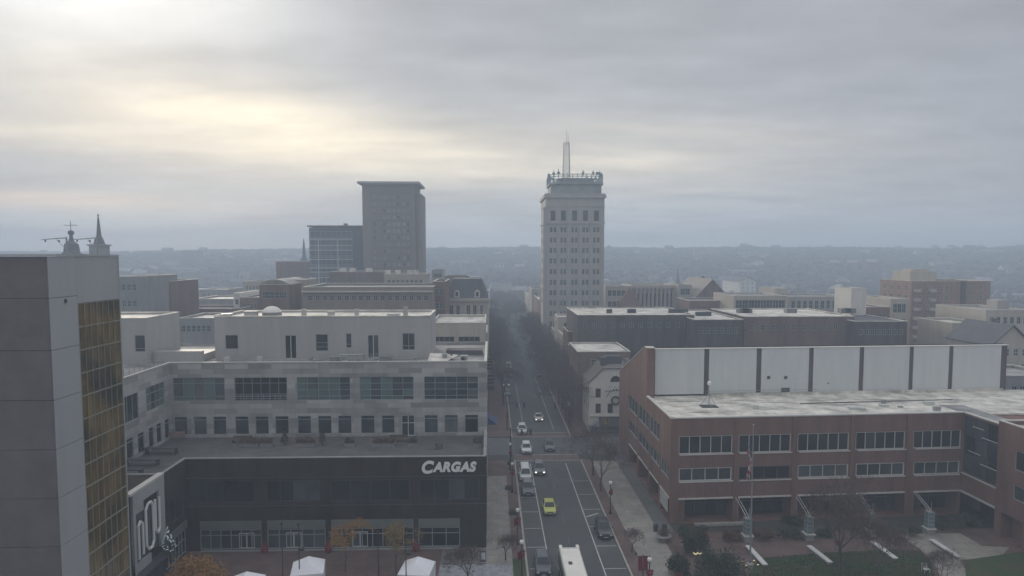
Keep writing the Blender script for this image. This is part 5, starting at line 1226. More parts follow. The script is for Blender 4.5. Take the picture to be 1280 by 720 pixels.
def tree_proto(nm, label, cat, seed, H_, group=None, leafm=None, nleaf=0, **k):
    T, C_, LV = branch_tree(seed, H_, leaf=leafm, nleaf=nleaf, **k)
    zs = [v[2] for v in C_.v]; f = H_/max(zs)
    for B in (T, C_, LV): B.v = [(x*f, y*f, z*f) for x,y,z in B.v]
    t = thing(nm, label, cat, (0,0,0), group, world=False)
    T.build('trunk', mBark, t); C_.build('limbs' if leafm else 'crown', mTwig, t)
    if leafm: LV.build('crown', leafm, t)
    return Proto(t)
protoB = [tree_proto('bare_tree', 'x', 'tree', s, 8.0, 'bare street trees', depth=6, kids_=(2,4), trunk_r=.17, spread=.46, twig_r=.028) for s in (1, 4, 9)]
# two clear trees by the right pavement, then the dense row down the street
spots = [(733,594,9.0,'bare brown tree in the right brick verge, the farther of the near pair'),(744.5,614,9.4,'bare brown tree in the right brick verge, the nearer of the near pair')]
for i, (px, py, h, lb) in enumerate(spots):
    p = at(px, py, Z=.13); protoB[i].put((17.1, p[1], .12), i*2.1, lb, h/8.0)
mid = 'bare street tree in the dense row on the right pavement beyond the crossing'; midl = 'bare street tree in the sparse row on the left pavement beyond the crossing'
random.seed(21)
ys_ = [143+6.2*i for i in range(25)]
for i, y in enumerate(ys_):
    protoB[i%3].put((16.9+random.uniform(-.4,.8), y+random.uniform(-.8,.8), .12), random.uniform(0,6), mid, random.uniform(1.35,1.8), group='bare trees lining the right pavement beyond the crossing')
for i in range(19):
    protoB[(i+1)%3].put((2.9, 165+8.5*i+random.uniform(-2,2), .12), random.uniform(0,6), midl, random.uniform(1.05,1.6), group='bare trees lining the left pavement beyond the crossing')
for i, y in enumerate((93, 103, 113.5)):
    pass
for i in range(40):
    protoB[i%3].put((random.uniform(-2,19), 352+i*5.5, .12), random.uniform(0,6), 'hazy bare tree near the far end of the street', random.uniform(1.0,1.4), group='hazy trees at the far end of the street')
# courtyard trees
cp = tree_proto('bare_tree', 'x', 'tree', 31, 9.5, None, depth=6, kids_=(3,4), trunk_r=.2, spread=.48, twig_r=.03)
def cput(px, py, h, lb, P=cp, rz=0): p = at(px, py, Z=.15); return P.put((p[0],p[1],.12), rz, lb, h)
cput(1050, 716, 1.3, 'large dark bare tree on the courtyard lawn between two bench walls')
cput(1092, 735, 1.0, 'spreading bare tree at the bottom edge right of the large courtyard tree', rz=2)
cput(1178, 745, .62, 'slender bare tree at the bottom edge by the pale concrete path', rz=4)
cput(1262, 655, .35, 'thin bare sapling against the glass link of the brick civic building', rz=1)
bp_ = tree_proto('bare_tree', 'x', 'tree', 44, 6.0, None, depth=5, trunk_r=.07, spread=.5, low=.12)
cput(585, 735, .85, 'spindly pale bare shrub tree at the bottom edge of the speckled paving', bp_)
cput(632, 700, .55, 'thin bare sapling in the grass verge beside the speckled paving', bp_, 2)
cput(790, 690, .5, 'thin bare sapling by the kerb opposite the black parked car', bp_, 3)
# orange trees in the plaza
op = tree_proto('orange_tree', 'x', 'tree', 52, 6.3, None, leafm=mLeafO, nleaf=30, depth=5, kids_=(2,3), trunk_r=.09, spread=.28, low=.34)
op2 = tree_proto('ochre_tree', 'x', 'tree', 58, 6.0, None, leafm=mLeafY, nleaf=26, depth=5, kids_=(2,3), trunk_r=.09, spread=.30, low=.34)
cput(432, 714, .96, 'slim orange leaved tree before the shopfronts, left of the two', op)
cput(495, 716, .96, 'slim ochre leaved tree before the shopfronts, right of the two', op2)
op3 = tree_proto('orange_tree', 'x', 'tree', 63, 6.0, None, leafm=mLeafO, nleaf=26, depth=5, kids_=(3,3), trunk_r=.12, spread=.50, low=.25)
p = at(246, 770, Z=.1); op3.put((p[0]+.2, p[1], .1), 0, 'broad orange leaved tree at the bottom edge below the rounded lettering', 1.0)
# leafy shrubs
def shrub(nm, lb, cat, x, y, z0, rx, rz_, m, n=1600, s=.16, seed=0, stem=True, grp=None):
    rnd = random.Random(seed); t = thing(nm, lb, cat, (x,y,z0), grp, world=False); b = MB()
    lumps = [(rnd.uniform(-.8,.8)*rx, rnd.uniform(-.7,.7)*rx, rnd.uniform(.25,.9)*rz_, rnd.uniform(.22,.5)) for _ in range(14)]
    for i in range(n):
        lx, ly, lz, lr = rnd.choice(lumps); v = norm((rnd.gauss(0,1),rnd.gauss(0,1),rnd.gauss(0,1))); q = rnd.uniform(.35,1.0)+abs(rnd.gauss(0,.22))
        c = (lx+v[0]*rx*lr*q, ly+v[1]*rx*lr*q, max(.03, lz+v[2]*rz_*lr*q*.8))
        b.add([tuple(c[k]+rnd.uniform(-s,s) for k in range(3)) for _ in range(3)], [(0,1,2)])
    b.build('foliage', m, t)
    if stem:
        b = MB()
        for _ in range(4): b.tube((rnd.uniform(-.15,.15),rnd.uniform(-.15,.15),0),(rnd.uniform(-.5,.5)*rx,rnd.uniform(-.5,.5)*rx,rz_*.7),.05,.02,n=4)
        b.build('stem', mBark, t)
    return t
def sh(px, py, *a, zg=.15, **k):
    p = at(px, py, Z=zg); return shrub(a[0], a[1], 'shrub', p[0], p[1], zg, *a[2:], **k)
sh(868, 690, 'evergreen_shrub', 'dense dark evergreen bush beside the pavement, farthest of the corner clump', 1.9, 2.9, mLeafG, n=3800, seed=1)
sh(893, 735, 'evergreen_shrub', 'large dark evergreen bush at the bottom edge below the red lantern', 3.0, 3.6, mLeafG, n=6500, seed=2)
sh(846, 718, 'evergreen_shrub', 'low dark evergreen bush at the pavement edge of the corner clump', 1.4, 2.0, mLeafG, n=2400, seed=3)
sh(858, 668, 'russet_shrub', 'small russet shrub behind the planter bowl', 1.0, 1.2, mLeafR, n=900, seed=4)
for i, (px, py, r_, h, m_, lb) in enumerate(((915,674,1.3,1.0,mLeafR,'low brown shrub left of the first arched lantern pillar'),(955,672,1.5,.9,mLeafR,'low brown shrub right of the first arched lantern pillar'),(985,671,1.5,.9,mLeafG,'low dark shrub halfway between the first two lantern pillars'),
        (1030,670,1.2,.9,mLeafG,'low dark shrub right of the second lantern pillar'),(1185,662,1.8,1.3,mLeafG,'round dark shrub behind the right hand lantern pillar'),(1215,655,1.6,1.2,mLeafG,'round dark shrub in the corner by the glass link'),(1130,668,1.6,1.0,mLeafG,'low dark shrub left of the right hand lantern pillar'),(992,655,1.4,.9,mLeafG,'dark shrub tight against the brick arcade behind the second lantern pillar'))):
    sh(px, py, 'low_shrub', lb, r_, h, m_, n=900, seed=20+i)
for i, (px, lb) in enumerate(((455,'dark clipped bush at the bottom edge right of the left tent'),(505-25,'dark spiky bush at the bottom edge between the two tents'),(490,'low dark bush touching the right tent'))):
    sh(px, 745, 'low_shrub', lb, 1.2, 1.9, mLeafG, n=1100, seed=40+i)

# terrace planting and furniture
TZ = ZT-.9
def ter(px, py): p = at(px, py, Z=TZ+.02); return p
for i, (px, h, r_, lb) in enumerate(((403,2.6,.55,'slim dark conifer on the podium terrace near its middle'),(356,2.2,.6,'slim dark conifer on the podium terrace, left of the middle one'))):
    p = ter(px, 556); t = thing('conifer', lb, 'tree', (p[0],p[1],TZ), world=False)
    b = MB(); b.tube((0,0,0),(0,0,.7),.06,n=6); b.build('trunk', mBark, t); rnd = random.Random(i); b = MB()
    for k in range(1500):
        q = rnd.random(); rr_ = (1-q)**.8*r_*sqrt(rnd.uniform(.4,1)); a = rnd.uniform(0,2*pi); c = (rr_*cos(a),rr_*sin(a),.35+q*(h-.35)); b.add([tuple(c[k2]+rnd.uniform(-.08,.08) for k2 in range(3)) for _ in range(3)],[(0,1,2)])
    b.build('crown', mLeafG, t)
def planter(px, py, w_, lb, sh_h=.8, m_=mLeafR, seed=0):
    p = ter(px, py); t = thing('planter', lb, 'planter', (p[0],p[1],TZ), world=False)
    b = MB(); b.prism([(-w_/2,-.35),(w_/2,-.35),(w_/2,.35),(-w_/2,.35)],0,.55); b.build('box', mGreyConc, t)
    b = MB(); b.box(-w_/2-.05,w_/2+.05,-.40,.40,.55,.62); b.build('rim', mWood, t)
    rnd = random.Random(seed); b = MB()
    for k in range(int(420*w_)):
        c = (rnd.uniform(-w_/2,w_/2), rnd.uniform(-.4,.4), .6+abs(rnd.gauss(0,.5))*sh_h); b.add([tuple(c[k2]+rnd.uniform(-.09,.09) for k2 in range(3)) for _ in range(3)],[(0,1,2)])
    b.build('foliage', m_, t)
for i, (px, w_, lb) in enumerate(((312,2.6,'planter with russet grasses at the left of the terrace'),(333,1.6,'short planter with russet grasses, second from the terrace left'),(382,2.6,'long planter beside the middle conifer'),(437,1.3,'square planter with a round shrub at the terrace middle'),
        (480,3.0,'longest terrace planter, with russet bushes'),(516,1.3,'square planter under the terrace door'),(597,1.2,'square planter at the right end of the terrace'))):
    planter(px, 558, w_, lb, seed=i, m_=mLeafG if i in (3,5,6) else mLeafR)
p = ter(549, 560); t = thing('terrace_table', 'small square metal table near the right end of the terrace', 'table', (p[0],p[1],TZ), world=False)
b = MB(); b.box(-.4,.4,-.4,.4,.70,.75); b.build('tabletop', mFrameD, t)
for sx2 in (-1,1):
    for sy in (-1,1): b = MB(); b.tube((sx2*.35,sy*.35,0),(sx2*.35,sy*.35,.7),.03,n=6); b.build('leg', mFrameD, t)
for i, (px, py, lb) in enumerate(((302,553,'dark slatted lounge bench on the far left of the terrace'),(408+90,552,'dark slatted lounge bench under the terrace windows'))):
    p = ter(px, py); t = thing('lounge_bench', lb, 'bench', (p[0],p[1],TZ), world=False)
    b = MB()
    for k in range(5): b.box(-1.3,1.3,-.35+.15*k,-.24+.15*k,.40,.46)
    b.build('seat', mWood, t); b = MB(); b.box(-1.3,1.3,.36,.42,.5,.9); b.build('backrest', mWood, t)
    for s_ in (-1.15,1.15): b = MB(); b.box(s_-.05,s_+.05,-.3,.35,0,.40); b.build('leg', mFrameD, t)
p = at(222, 549, Z=TZ); t = thing('banner_board', 'pale red and cream board standing in the inner corner of the terrace', 'board', (p[0], p[1], TZ), world=False)
b = MB(); b.box(-1.1,1.1,-.04,.04,.25,1.1); b.build('panel', mat('cream_red_board',(.33,.22,.20),var=.4,scale=2.5,bump=0), t)
for s_ in (-.9,.9): b = MB(); b.box(s_-.03,s_+.03,-.1,.1,0,.25); b.build('foot', mFrameD, t)
# pergola beams on the left terrace
for k, (y0) in enumerate((80.5, 84.5, 89.5)):
    t = thing('pergola', ('dark flat pergola slab on the left terrace, nearest the rounded lettering','dark flat pergola slab on the left terrace, middle of three','dark flat pergola slab on the left terrace, farthest of three')[k], 'pergola', (-43.5,y0,TZ), group='pergolas on the left terrace', world=False)
    b = MB(); b.box(-2.1,2.1,-.5,.5,.75,.87); b.build('top', mFrameD, t)
    for s_ in (-1.9,1.9): b = MB(); b.box(s_-.06,s_+.06,-.4,.4,0,.75); b.build('post', mFrameD, t)

# ================================================================ street furniture
def lamp(lb, x, y, rz=0, h=4.6, banner=True, bow=True):
    t = thing('street_lamp', lb, 'street lamp', (x,y,.13), 'globe street lamps with red ribbons', rz, world=False)
    b = MB(); b.lathe([(.24,0),(.24,.12),(.15,.3),(.12,.7),(.15,.75)],0,0,12); b.build('base', mBlack, t)
    b = MB(); b.tube((0,0,.7),(0,0,h-.45),.075,.055,n=8); b.lathe([(.06,h-.5),(.16,h-.42),(.10,h-.36)],0,0,10); b.build('pole', mBlack, t)
    b = MB(); b.lathe([(.10,h-.36),(.22,h-.22),(.26,h-.05),(.20,h+.12),(.08,h+.22)],0,0,14); b.build('globe', mGlobe, t, smooth=True)
    b = MB(); b.lathe([(.10,h+.22),(.05,h+.3),(.02,h+.42)],0,0,8); b.build('finial', mBlack, t)
    if bow:
        b = MB(); rnd = random.Random(int(y*7))
        for k in range(160):
            a = rnd.uniform(0,2*pi); r_ = rnd.uniform(.25,.42); c = (r_*cos(a), -.12+rnd.uniform(-.08,.08), h-1.45+r_*sin(a)); b.add([tuple(c[q]+rnd.uniform(-.09,.09) for q in range(3)) for _ in range(3)],[(0,1,2)])
        b.build('garland', mLeafG, t)
        b = MB()
        for s_ in (-1,1):
            b.add([(0,-.22,h-1.2),(s_*.32,-.26,h-1.0),(s_*.34,-.26,h-1.35)],[(0,1,2)]); b.add([(0,-.22,h-1.2),(s_*.10,-.26,h-1.9),(s_*.24,-.26,h-1.85)],[(0,1,2)])
        b.lathe([(.02,h-1.85),(.30,h-1.7),(.34,h-1.45),(.24,h-1.25),(.04,h-1.18)],0,-.06,10)
        b.build('ribbon', mRed, t)
    if banner:
        b = MB(); b.tube((0,0,h-1.0),(-.85,0,h-1.0),.025,n=6); b.tube((0,0,h-2.0),(-.85,0,h-2.0),.025,n=6); b.build('banner_arm', mBlack, t)
        b = MB(); b.box(-.80,-.12,-.015,.015,h-1.95,h-1.05); b.build('banner', mBanner, t)
    return t
# banner seen edge-on from here is turned to face along the street
yl1 = at(650, 637, Z=4.6)[1]; 
lamp('globe street lamp with red ribbon on the left kerb, level with the yellow car', 3.3, at(648,637,Z=4.7)[1], 0.9)
lamp('globe street lamp with red ribbon on the left kerb, nearest the camera', 3.4, at(651,677,Z=4.7)[1], 0.9)
lamp('globe street lamp with red ribbon on the right verge beside the bare tree pair', 17.0, at(758,603,Z=4.7)[1], 1.2, banner=False)
p = at(812, 699, Z=4.7); lamp('globe street lamp with a crimson banner at the bottom of the right pavement', p[0]-.0, p[1], 0, banner=False)
p = at(804, 695, Z=4.5); t = thing('banner_post', 'black post with a wide crimson banner at the bottom of the right pavement', 'banner', (p[0],p[1],.13), world=False)
b = MB(); b.tube((0,0,0),(0,0,4.5),.06,n=8); b.build('pole', mBlack, t)
b = MB(); b.tube((-.55,0,4.35),(.55,0,4.35),.03,n=6); b.tube((-.55,0,2.75),(.55,0,2.75),.03,n=6); b.build('banner_arm', mBlack, t)
for s_ in (-1,1): b = MB(); b.box(s_*.08,s_*.52,-.015,.015,2.8,4.32); b.build('banner', mBanner, t)
lamp('globe street lamp on the left brick verge just before the crossing', 3.2, at(634,549,Z=4.7)[1]-3, 0.9, bow=True, banner=False)
lamp('globe street lamp on the left pavement beside the dark parked car', 3.2, 104, 0.9, banner=False)
for px, py, lb in ((700,505,'globe street lamp under the trees just past the crossing, right side'),(707,503,'globe street lamp at the white gabled house corner')):
    p = at(px, py, Z=4.7); lamp(lb, max(p[0], 17.0), p[1], 0.5, banner=False)
# small sign plates and pay stations at the left kerb
for i, (px, py, lb) in enumerate(((641,642,'dark square tree grate box beside the upper left lamp'),(643,675,'dark square tree grate box beside the nearest left lamp'),(636,611,'dark square tree grate box level with the dark parked car'),(638,580,'dark square tree grate box near the crossing'))):
    p = at(px, py, Z=.13); t = thing('tree_box', lb, 'planter box', (p[0],p[1],.13), 'dark planter boxes on the left pavement', world=False)
    b = MB(); b.prism([(-.55,-.5),(.55,-.5),(.55,.5),(-.55,.5)],0,.45); b.build('box', mFrameD, t); b = MB(); b.box(-.48,.48,-.43,.43,.451,.47); b.build('soil', mMulch, t)
def bollard_post(lb, px, py, Z_=.13, h=1.1):
    p = at(px, py, Z=Z_); t = thing('parking_meter', lb, 'parking meter', (p[0],p[1],Z_), 'parking meters', world=False)
    b = MB(); b.tube((0,0,0),(0,0,h),.035,n=6); b.build('pole', mSteel, t); b = MB(); b.lathe([(.07,h),(.11,h+.08),(.11,h+.25),(.05,h+.34)],0,0,8); b.build('head', mSteelD, t)
bollard_post('parking meter on the right verge just above the crimson banner', 795, 705); bollard_post('parking meter on the left verge above the upper lamp', 645, 628, h=1.3)
bollard_post('parking meter beside the nearest left lamp', 650, 668)
# signal poles
def signal(lb, x, y, side, arm=4.0):
    t = thing('traffic_signal', lb, 'traffic light', (x,y,.13), world=False)
    b = MB(); b.tube((0,0,0),(0,0,6.2),.16,.11,n=10); b.lathe([(.3,0),(.3,.2),(.18,.35)],0,0,10); b.build('pole', mSteelD, t)
    b = MB(); b.tube((0,0,5.7),(side*arm,0,6.0),.07,.05,n=6); b.build('arm', mSteelD, t)
    for xx, zz_ in ((side*arm*.9,5.35),(side*arm*.5,5.3),(.0,3.2)):
        b = MB(); b.box(xx-.18,xx+.18,-.36,-.12,zz_-.45,zz_+.5); h_ = b.build('signal_head', mBlack, t)
        for k, m_ in enumerate((mTail, mSteelD, mSteelD)): b = MB(); b.tube((xx,-.36,zz_+.33-.3*k),(xx,-.42,zz_+.33-.3*k),.1,n=8); b.build('lens', m_, h_)
signal('dark traffic light pole on the left corner before the crossing', 3.4, 120.0, 1)
signal('dark traffic light pole at the far right corner of the crossing', 17.0, 141.5, -1)
signal('dark traffic light pole at the far left corner of the crossing', 3.3, 142.0, 1)
# red draped pots on the shop pillars
for px, lb in ((330.5,'red wrapped pot by the shopfront pillar left of the pale shop windows'),(410.5,'red wrapped pot by the middle shopfront pillar'),(520,'red wrapped pot by the right shopfront pillar')):
    p = at(px, 690, Z=.1); x = XP(px,PY_-.8,685)
    t = thing('flower_pot', lb, 'flower pot', (x, PY_-.8, .1), 'red wrapped pots along the shopfronts', world=False)
    b = MB(); b.lathe([(.30,0),(.42,.2),(.45,.75),(.40,.8)],0,0,12); b.build('pot', mRed, t); b = MB(); rnd = random.Random(px)
    for k in range(140): c = (rnd.gauss(0,.2),rnd.gauss(0,.2),.8+rnd.random()*.45); b.add([tuple(c[q]+rnd.uniform(-.09,.09) for q in range(3)) for _ in range(3)],[(0,1,2)])
    b.build('foliage', mat('poinsettia',(.22,.03,.03),var=.4,bump=0), t)
# tall plaza lamps
for i, (px, py, Y, lb) in enumerate(((352,657,75,'tall thin dark pole in the plaza, leftmost of four'),(373,658,73,'tall thin dark pole with a ball fitting behind the left tent'),(472.5,668,76,'tall thin dark pole between the orange and ochre trees'),(507,663,72,'tall thin dark pole with a ball fitting left of the right tent'))):
    p = at(px, py, Y=Y); t = thing('plaza_pole', lb, 'lamp post', (p[0],Y,.1), 'tall thin poles in the plaza', world=False); h = p[2]
    b = MB(); b.tube((0,0,0),(0,0,h),.07,.045,n=6); b.build('pole', mBlack, t); b = MB(); b.lathe([(.10,h),(.16,h+.1),(.16,h+.22),(.04,h+.32)],0,0,8); b.build('lamp_head', mBlack, t)
    if i in (1,3): b = MB(); zz_ = h-2.9; b.lathe([(.05,zz_),(.28,zz_+.15),(.28,zz_+.35),(.05,zz_+.5)],.32,0,8); b.tube((0,0,zz_+.25),(.32,0,zz_+.25),.03,n=5); b.build('ball_fitting', mBlack, t)
# tents
def tent(lb, px, py, rz, w_=3.5, d=3.5):
    p = at(px, py, Z=3.2); t = thing('market_tent', lb, 'tent', (p[0],p[1],.1), 'white market tents', rz, world=False)
    h0, h1 = 2.2, 3.15; a, c = w_/2, d/2
    b = MB(); b.add([(-a,-c,h0),(a,-c,h0),(a,c,h0),(-a,c,h0),(0,-c*.45,h1),(0,c*.45,h1)],[(1,2,5,4),(3,0,4,5),(2,3,5),(0,1,4)]); b.build('roof', mTent, t)
    b = MB(); e = a+.02; f = c+.02
    for (x0,y0,x1,y1) in ((-e,-f,e,-f),(e,-f,e,f),(e,f,-e,f),(-e,f,-e,-f)): b.add([(x0,y0,h0-.28),(x1,y1,h0-.28),(x1,y1,h0+.01),(x0,y0,h0+.01)],[(0,1,2,3)])
    b.build('valance', mTent, t)
    b = MB(); b.add([(a,-c,0),(a,c,0),(a,c,h0-.1),(a,-c,h0-.1)],[(0,1,2,3)]); b.add([(-a,c,0),(-a,-c,0),(-a,-c,h0-.1),(-a,c,h0-.1)],[(0,1,2,3)]); b.build('side_wall', mTent, t)
    for sx2 in (-1,1):
        for sy in (-1,1): b = MB(); b.tube((sx2*a*.98,sy*c*.98,0),(sx2*a*.98,sy*c*.98,h0),.035,n=6); b.build('leg', mSteel, t)
tent('white market tent at the bottom edge, left of the two whole ones', 385, 699.5, .18)
tent('white market tent at the bottom edge, right below the shopfronts', 521, 700, -.12)
tent('white market tent just showing its top at the bottom left edge', 306, 719, .1)

# courtyard furniture
fx, fy, _ = at(937.5, 706, Z=.1); ft = at(940.5, 533, Y=fy)
t = thing('flagpole', 'tall silver flagpole standing in the brick courtyard', 'flagpole', (fx,fy,.1), world=False)
b = MB(); b.tube((0,0,0),(0,0,ft[2]),.11,.05,n=10); b.build('pole', mSteel, t)
b = MB(); b.lathe([(.02,ft[2]),(.12,ft[2]+.1),(.02,ft[2]+.22)],0,0,8); b.build('finial', mSteel, t); b = MB(); b.lathe([(.4,0),(.4,.15),(.15,.3)],0,0,12); b.build('base', mGreyConc, t)
zf1, zf0_ = at(940,555,Y=fy)[2], at(940,592,Y=fy)[2]
fl = thing('flag', 'limp red and white striped flag with a blue corner hanging down the flagpole', 'flag', (fx-.1, fy-.1, zf0_), world=False)
Hh = zf1-zf0_; st = [MB(), MB(), MB()]
for i in range(26):            # a flag hanging in folds: stripes run down the limp cloth
    u0, u1 = i/26, (i+1)/26
    def fold(u, z): return (-.08-.62*u*(.55+.45*sin(z*2.1)) + .05*sin(u*31+z), -.12*sin(u*14+z*1.5), z-u*.9)
    for k in range(8):
        za, zb2 = Hh*k/8, Hh*(k+1)/8
        m_ = 2 if (k >= 5 and i < 12) else ((i//2)+k) % 2
        st[m_].add([fold(u0,za),fold(u1,za),fold(u1,zb2),fold(u0,zb2)],[(0,1,2,3)])
st[0].build('white_stripes', mat('flag_white',(.45,.43,.42),var=.1,bump=0), fl); st[1].build('red_stripes', mat('flag_red',(.26,.04,.045),var=.1,bump=0), fl); st[2].build('blue_corner', mat('flag_blue',(.05,.06,.14),var=.1,bump=0), fl)
for i, (px, py) in enumerate(((928.5,703),(933,708),(942.5,702),(947.5,707))):
    p = at(px, py, Z=.12); t = thing('ground_light', ('small lit ground light at the left rear of the flagpole','small lit ground light at the left front of the flagpole','small lit ground light at the right rear of the flagpole','small lit ground light at the right front of the flagpole')[i], 'spotlight', (p[0],p[1],.1), 'ground lights round the flagpole', world=False)
    b = MB(); b.lathe([(.14,0),(.14,.12)],0,0,10); b.build('housing', mSteelD, t); b = MB(); b.lathe([(.12,.121),(.12,.16),(.05,.18)],0,0,10); b.build('lens', mGlowW if False else mYellowLight, t)
mLantern = mat('teal_glass_lantern', (.16,.24,.25), var=.15, bump=0, rough=.25)
arch = [((921,622),(937,648),(934,676),'first arched lantern pillar, directly left of the flagpole'),((997,621),(1013,646),(1010.5,674),'second arched lantern pillar, between the flagpole and the large bare tree'),((1075,619),(1091,641),(1088,669),'third arched lantern pillar, behind the large bare courtyard tree'),((1143,615),(1164,638),(1161,667),'fourth arched lantern pillar, right of the large bare tree')]
for top_, mid_, foot, lb in arch:
    p = at(*foot, Z=.1); t = thing('lantern_pillar', lb, 'lamp pillar', (p[0],p[1],.1), 'arched lantern pillars along the arcade', world=False)
    b = MB(); b.box(-.55,.55,-.55,.55,0,.75); b.build('base', mGreyConc, t); b = MB(); b.box(-.65,.65,-.65,.65,.75,.86); b.build('cap', mCoping, t)
    b = MB(); b.box(-.38,.38,-.38,.38,.861,3.0); b.build('lantern', mLantern, t)
    b = MB()
    for z in (.9,1.4,1.95,2.5,3.0): b.box(-.43,.43,-.43,.43,z-.025,z+.035)
    for s_ in (-.4,.4):
        for s2 in (-.4,.4): b.box(s_-.035,s_+.035,s2-.035,s2+.035,.861,3.1)
    b.build('lantern_frame', mSteel, t)
    d = at(*top_, Y=P0[1]+(at(*top_,Y=91)[0]-P0[0])*tan(ANG)-.1); dx, dy, dz = d[0]-p[0], d[1]-p[1], d[2]-.1
    for s_ in (-.22,.22):
        b = MB(); n = 12; pts = []
        for k in range(n+1):
            a = pi/2*k/n; pts.append((dx*cos(a)+0*sin(a)+s_*.8, dy*cos(a)*1.0, dz*0+3.0+(dz-3.0)*(cos(a)**.0 if False else (1-(1-cos(a))**1.0)*1.0) ))
        pts = [(dx*(1-sin(pi/2*k/n))+s_*.8, dy*(1-sin(pi/2*k/n)), 3.0+(dz-3.0)*cos(pi/2*k/n)) for k in range(n+1)]
        for q0, q1 in zip(pts, pts[1:]): b.tube(q0, q1, .045, n=5, cap=False)
        b.build('arched_bracket', mFrameW, t)
    b = MB(); b.tube((.2,0,3.0),(.2,0,4.3),.05,n=6); b.build('finial', mSteel, t)
for (pa, pb, lb) in (((935,682),(957,706),'pale low bench wall running toward the flagpole'),((1013,682),(1040,703),'pale low bench wall left of the large courtyard tree'),((1090,676),(1120,698),'pale low bench wall partly behind the courtyard trees'),((1164,674),(1198,696),'pale low bench wall crossing the concrete path')):
    A_ = at(*pa, Z=.5); B_ = at(*pb, Z=.5); xm = (A_[0]+B_[0])/2
    t = thing('bench_wall', lb, 'bench', (xm, B_[1], .1), 'pale bench walls in the courtyard', world=False); L_ = A_[1]-B_[1]
    b = MB(); b.box(-.2,.2,.15,L_-.15,0,.34); b.build('plinth', mGreyConc, t); b = MB(); b.box(-.32,.32,0,L_,.341,.45); b.build('seat', mat('pale_cast_stone',(.55,.55,.53),var=.1), t)
    t.rotation_euler.z = atan2(-(A_[0]-B_[0]), L_)
# planter bowl, bins, red lantern
p = at(829, 676, Z=.1); t = thing('planter_bowl', 'round stone planter bowl with dry shrubs at the corner of the brick civic building', 'planter', (p[0],p[1],.1), world=False)
b = MB(); b.lathe([(.5,0),(.55,.25),(1.0,.65),(1.05,.75),(.9,.76)],0,0,20); b.build('bowl', mGreyConc, t, smooth=False)
b = MB(); rnd = random.Random(3)
for k in range(700): c = (rnd.gauss(0,.42),rnd.gauss(0,.42),.75+abs(rnd.gauss(0,.4))); b.add([tuple(c[q]+rnd.uniform(-.1,.1) for q in range(3)) for _ in range(3)],[(0,1,2)])
b.build('foliage', mLeafR, t)
for px, lb in ((819.5,'dark litter bin by the brick corner, left of two'),(830.5,'dark litter bin by the brick corner, right of two')):
    p = at(px, 664, Z=.1); t = thing('litter_bin', lb, 'litter bin', (p[0],p[1],.1), 'litter bins', world=False)
    b = MB(); b.lathe([(.30,0),(.34,.1),(.34,.85),(.30,.9)],0,0,12); b.build('body', mFrameD, t); b = MB(); b.lathe([(.36,.9),(.36,.98),(.2,1.1),(.05,1.14)],0,0,12); b.build('lid', mSteelD, t)
p = at(879.5, 686, Z=.1); t = thing('red_lantern', 'red lantern post with a white label standing above the evergreen bushes', 'lantern', (p[0],p[1],.1), world=False)
b = MB(); b.box(-.12,.12,-.12,.12,0,1.3); b.build('post', mBlack, t); b = MB(); b.box(-.36,.36,-.36,.36,1.3,2.5); b.build('body', mat('scarlet_panel',(.42,.03,.02),var=.1,bump=0), t); b = MB(); b.prism([(-.42,-.42),(.42,-.42),(.42,.42),(-.42,.42)],2.5,2.9); b.build('hood', mBlack, t)
b = MB(); b.box(-.30,.30,-.375,-.362,1.32,1.52); b.build('label_plate', mLetter, t)
p = at(872, 690, Z=2.6); t = thing('lit_sign', 'tiny bright yellow lit squiggle among the evergreen bushes', 'sign', (p[0],p[1],2.4), world=False)
b = MB(); pts = [(-.5,0,.1),(-.2,0,-.1),(0,0,.12),(.2,0,-.1),(.5,0,.1)]
for q0, q1 in zip(pts, pts[1:]): b.tube(q0,q1,.08,n=6)
b.build('letters', mYellowLight, t); b = MB(); b.tube((0,.1,-2.3),(0,.1,0),.04,n=6); b.build('post', mBlack, t)
for px, py, lb in ((842,704,'upper small red bow in the bushes at the pavement edge'),(847,717,'lower small red bow in the bushes at the pavement edge'),(1045,677,'small red bow on the large bare courtyard tree')):
    p = at(px, py, Z=1.3); t = thing('red_bow', lb, 'bow', (p[0],p[1],.1), world=False)
    b = MB(); b.tube((0,0,0),(0,0,1.1),.03,n=5); b.build('stake', mBlack, t); b = MB()
    for s_ in (-1,1): b.add([(0,0,1.2),(s_*.3,-.06,1.45),(s_*.3,-.06,1.0)],[(0,1,2)]); b.add([(0,-.02,1.2),(s_*.1,-.06,.75),(s_*.22,-.06,.78)],[(0,1,2)])
    b.box(-.07,.07,-.08,.02,1.12,1.28); b.build('ribbon', mRed, t)
p = at(1157, 716, Z=.1); t = thing('garden_chair', 'pale metal chair on the lawn beside the concrete path', 'chair', (p[0],p[1],.15), world=False)
b = MB(); b.box(-.35,.35,-.3,.3,.42,.48); b.build('seat', mFrameW, t); b = MB(); b.box(-.35,.35,.28,.33,.5,1.0); b.build('backrest', mFrameW, t)
for sx2 in (-.3,.3):
    for sy in (-.26,.26): b = MB(); b.box(sx2-.03,sx2+.03,sy-.03,sy+.03,0,.42); b.build('leg', mFrameW, t)
p = at(604, 704, Z=.1); t = thing('notice_board', 'small grey notice board with white lettering on the speckled paving edge', 'sign', (p[0],p[1],.1), world=False)
b = MB(); b.box(-.35,.35,-.04,.04,.2,1.5); b.build('panel', mFrameD, t); b = MB(); b.box(-.27,.27,-.055,-.041,.45,1.35); b.build('poster', mPoster, t); b = MB(); b.box(-.4,.4,-.3,.3,0,.199); b.build('foot', mGreyConc, t)
p = at(604, 675, Z=.1); t = thing('stone_bench', 'short white stone seat by the podium corner', 'bench', (p[0],p[1],.1), world=False)
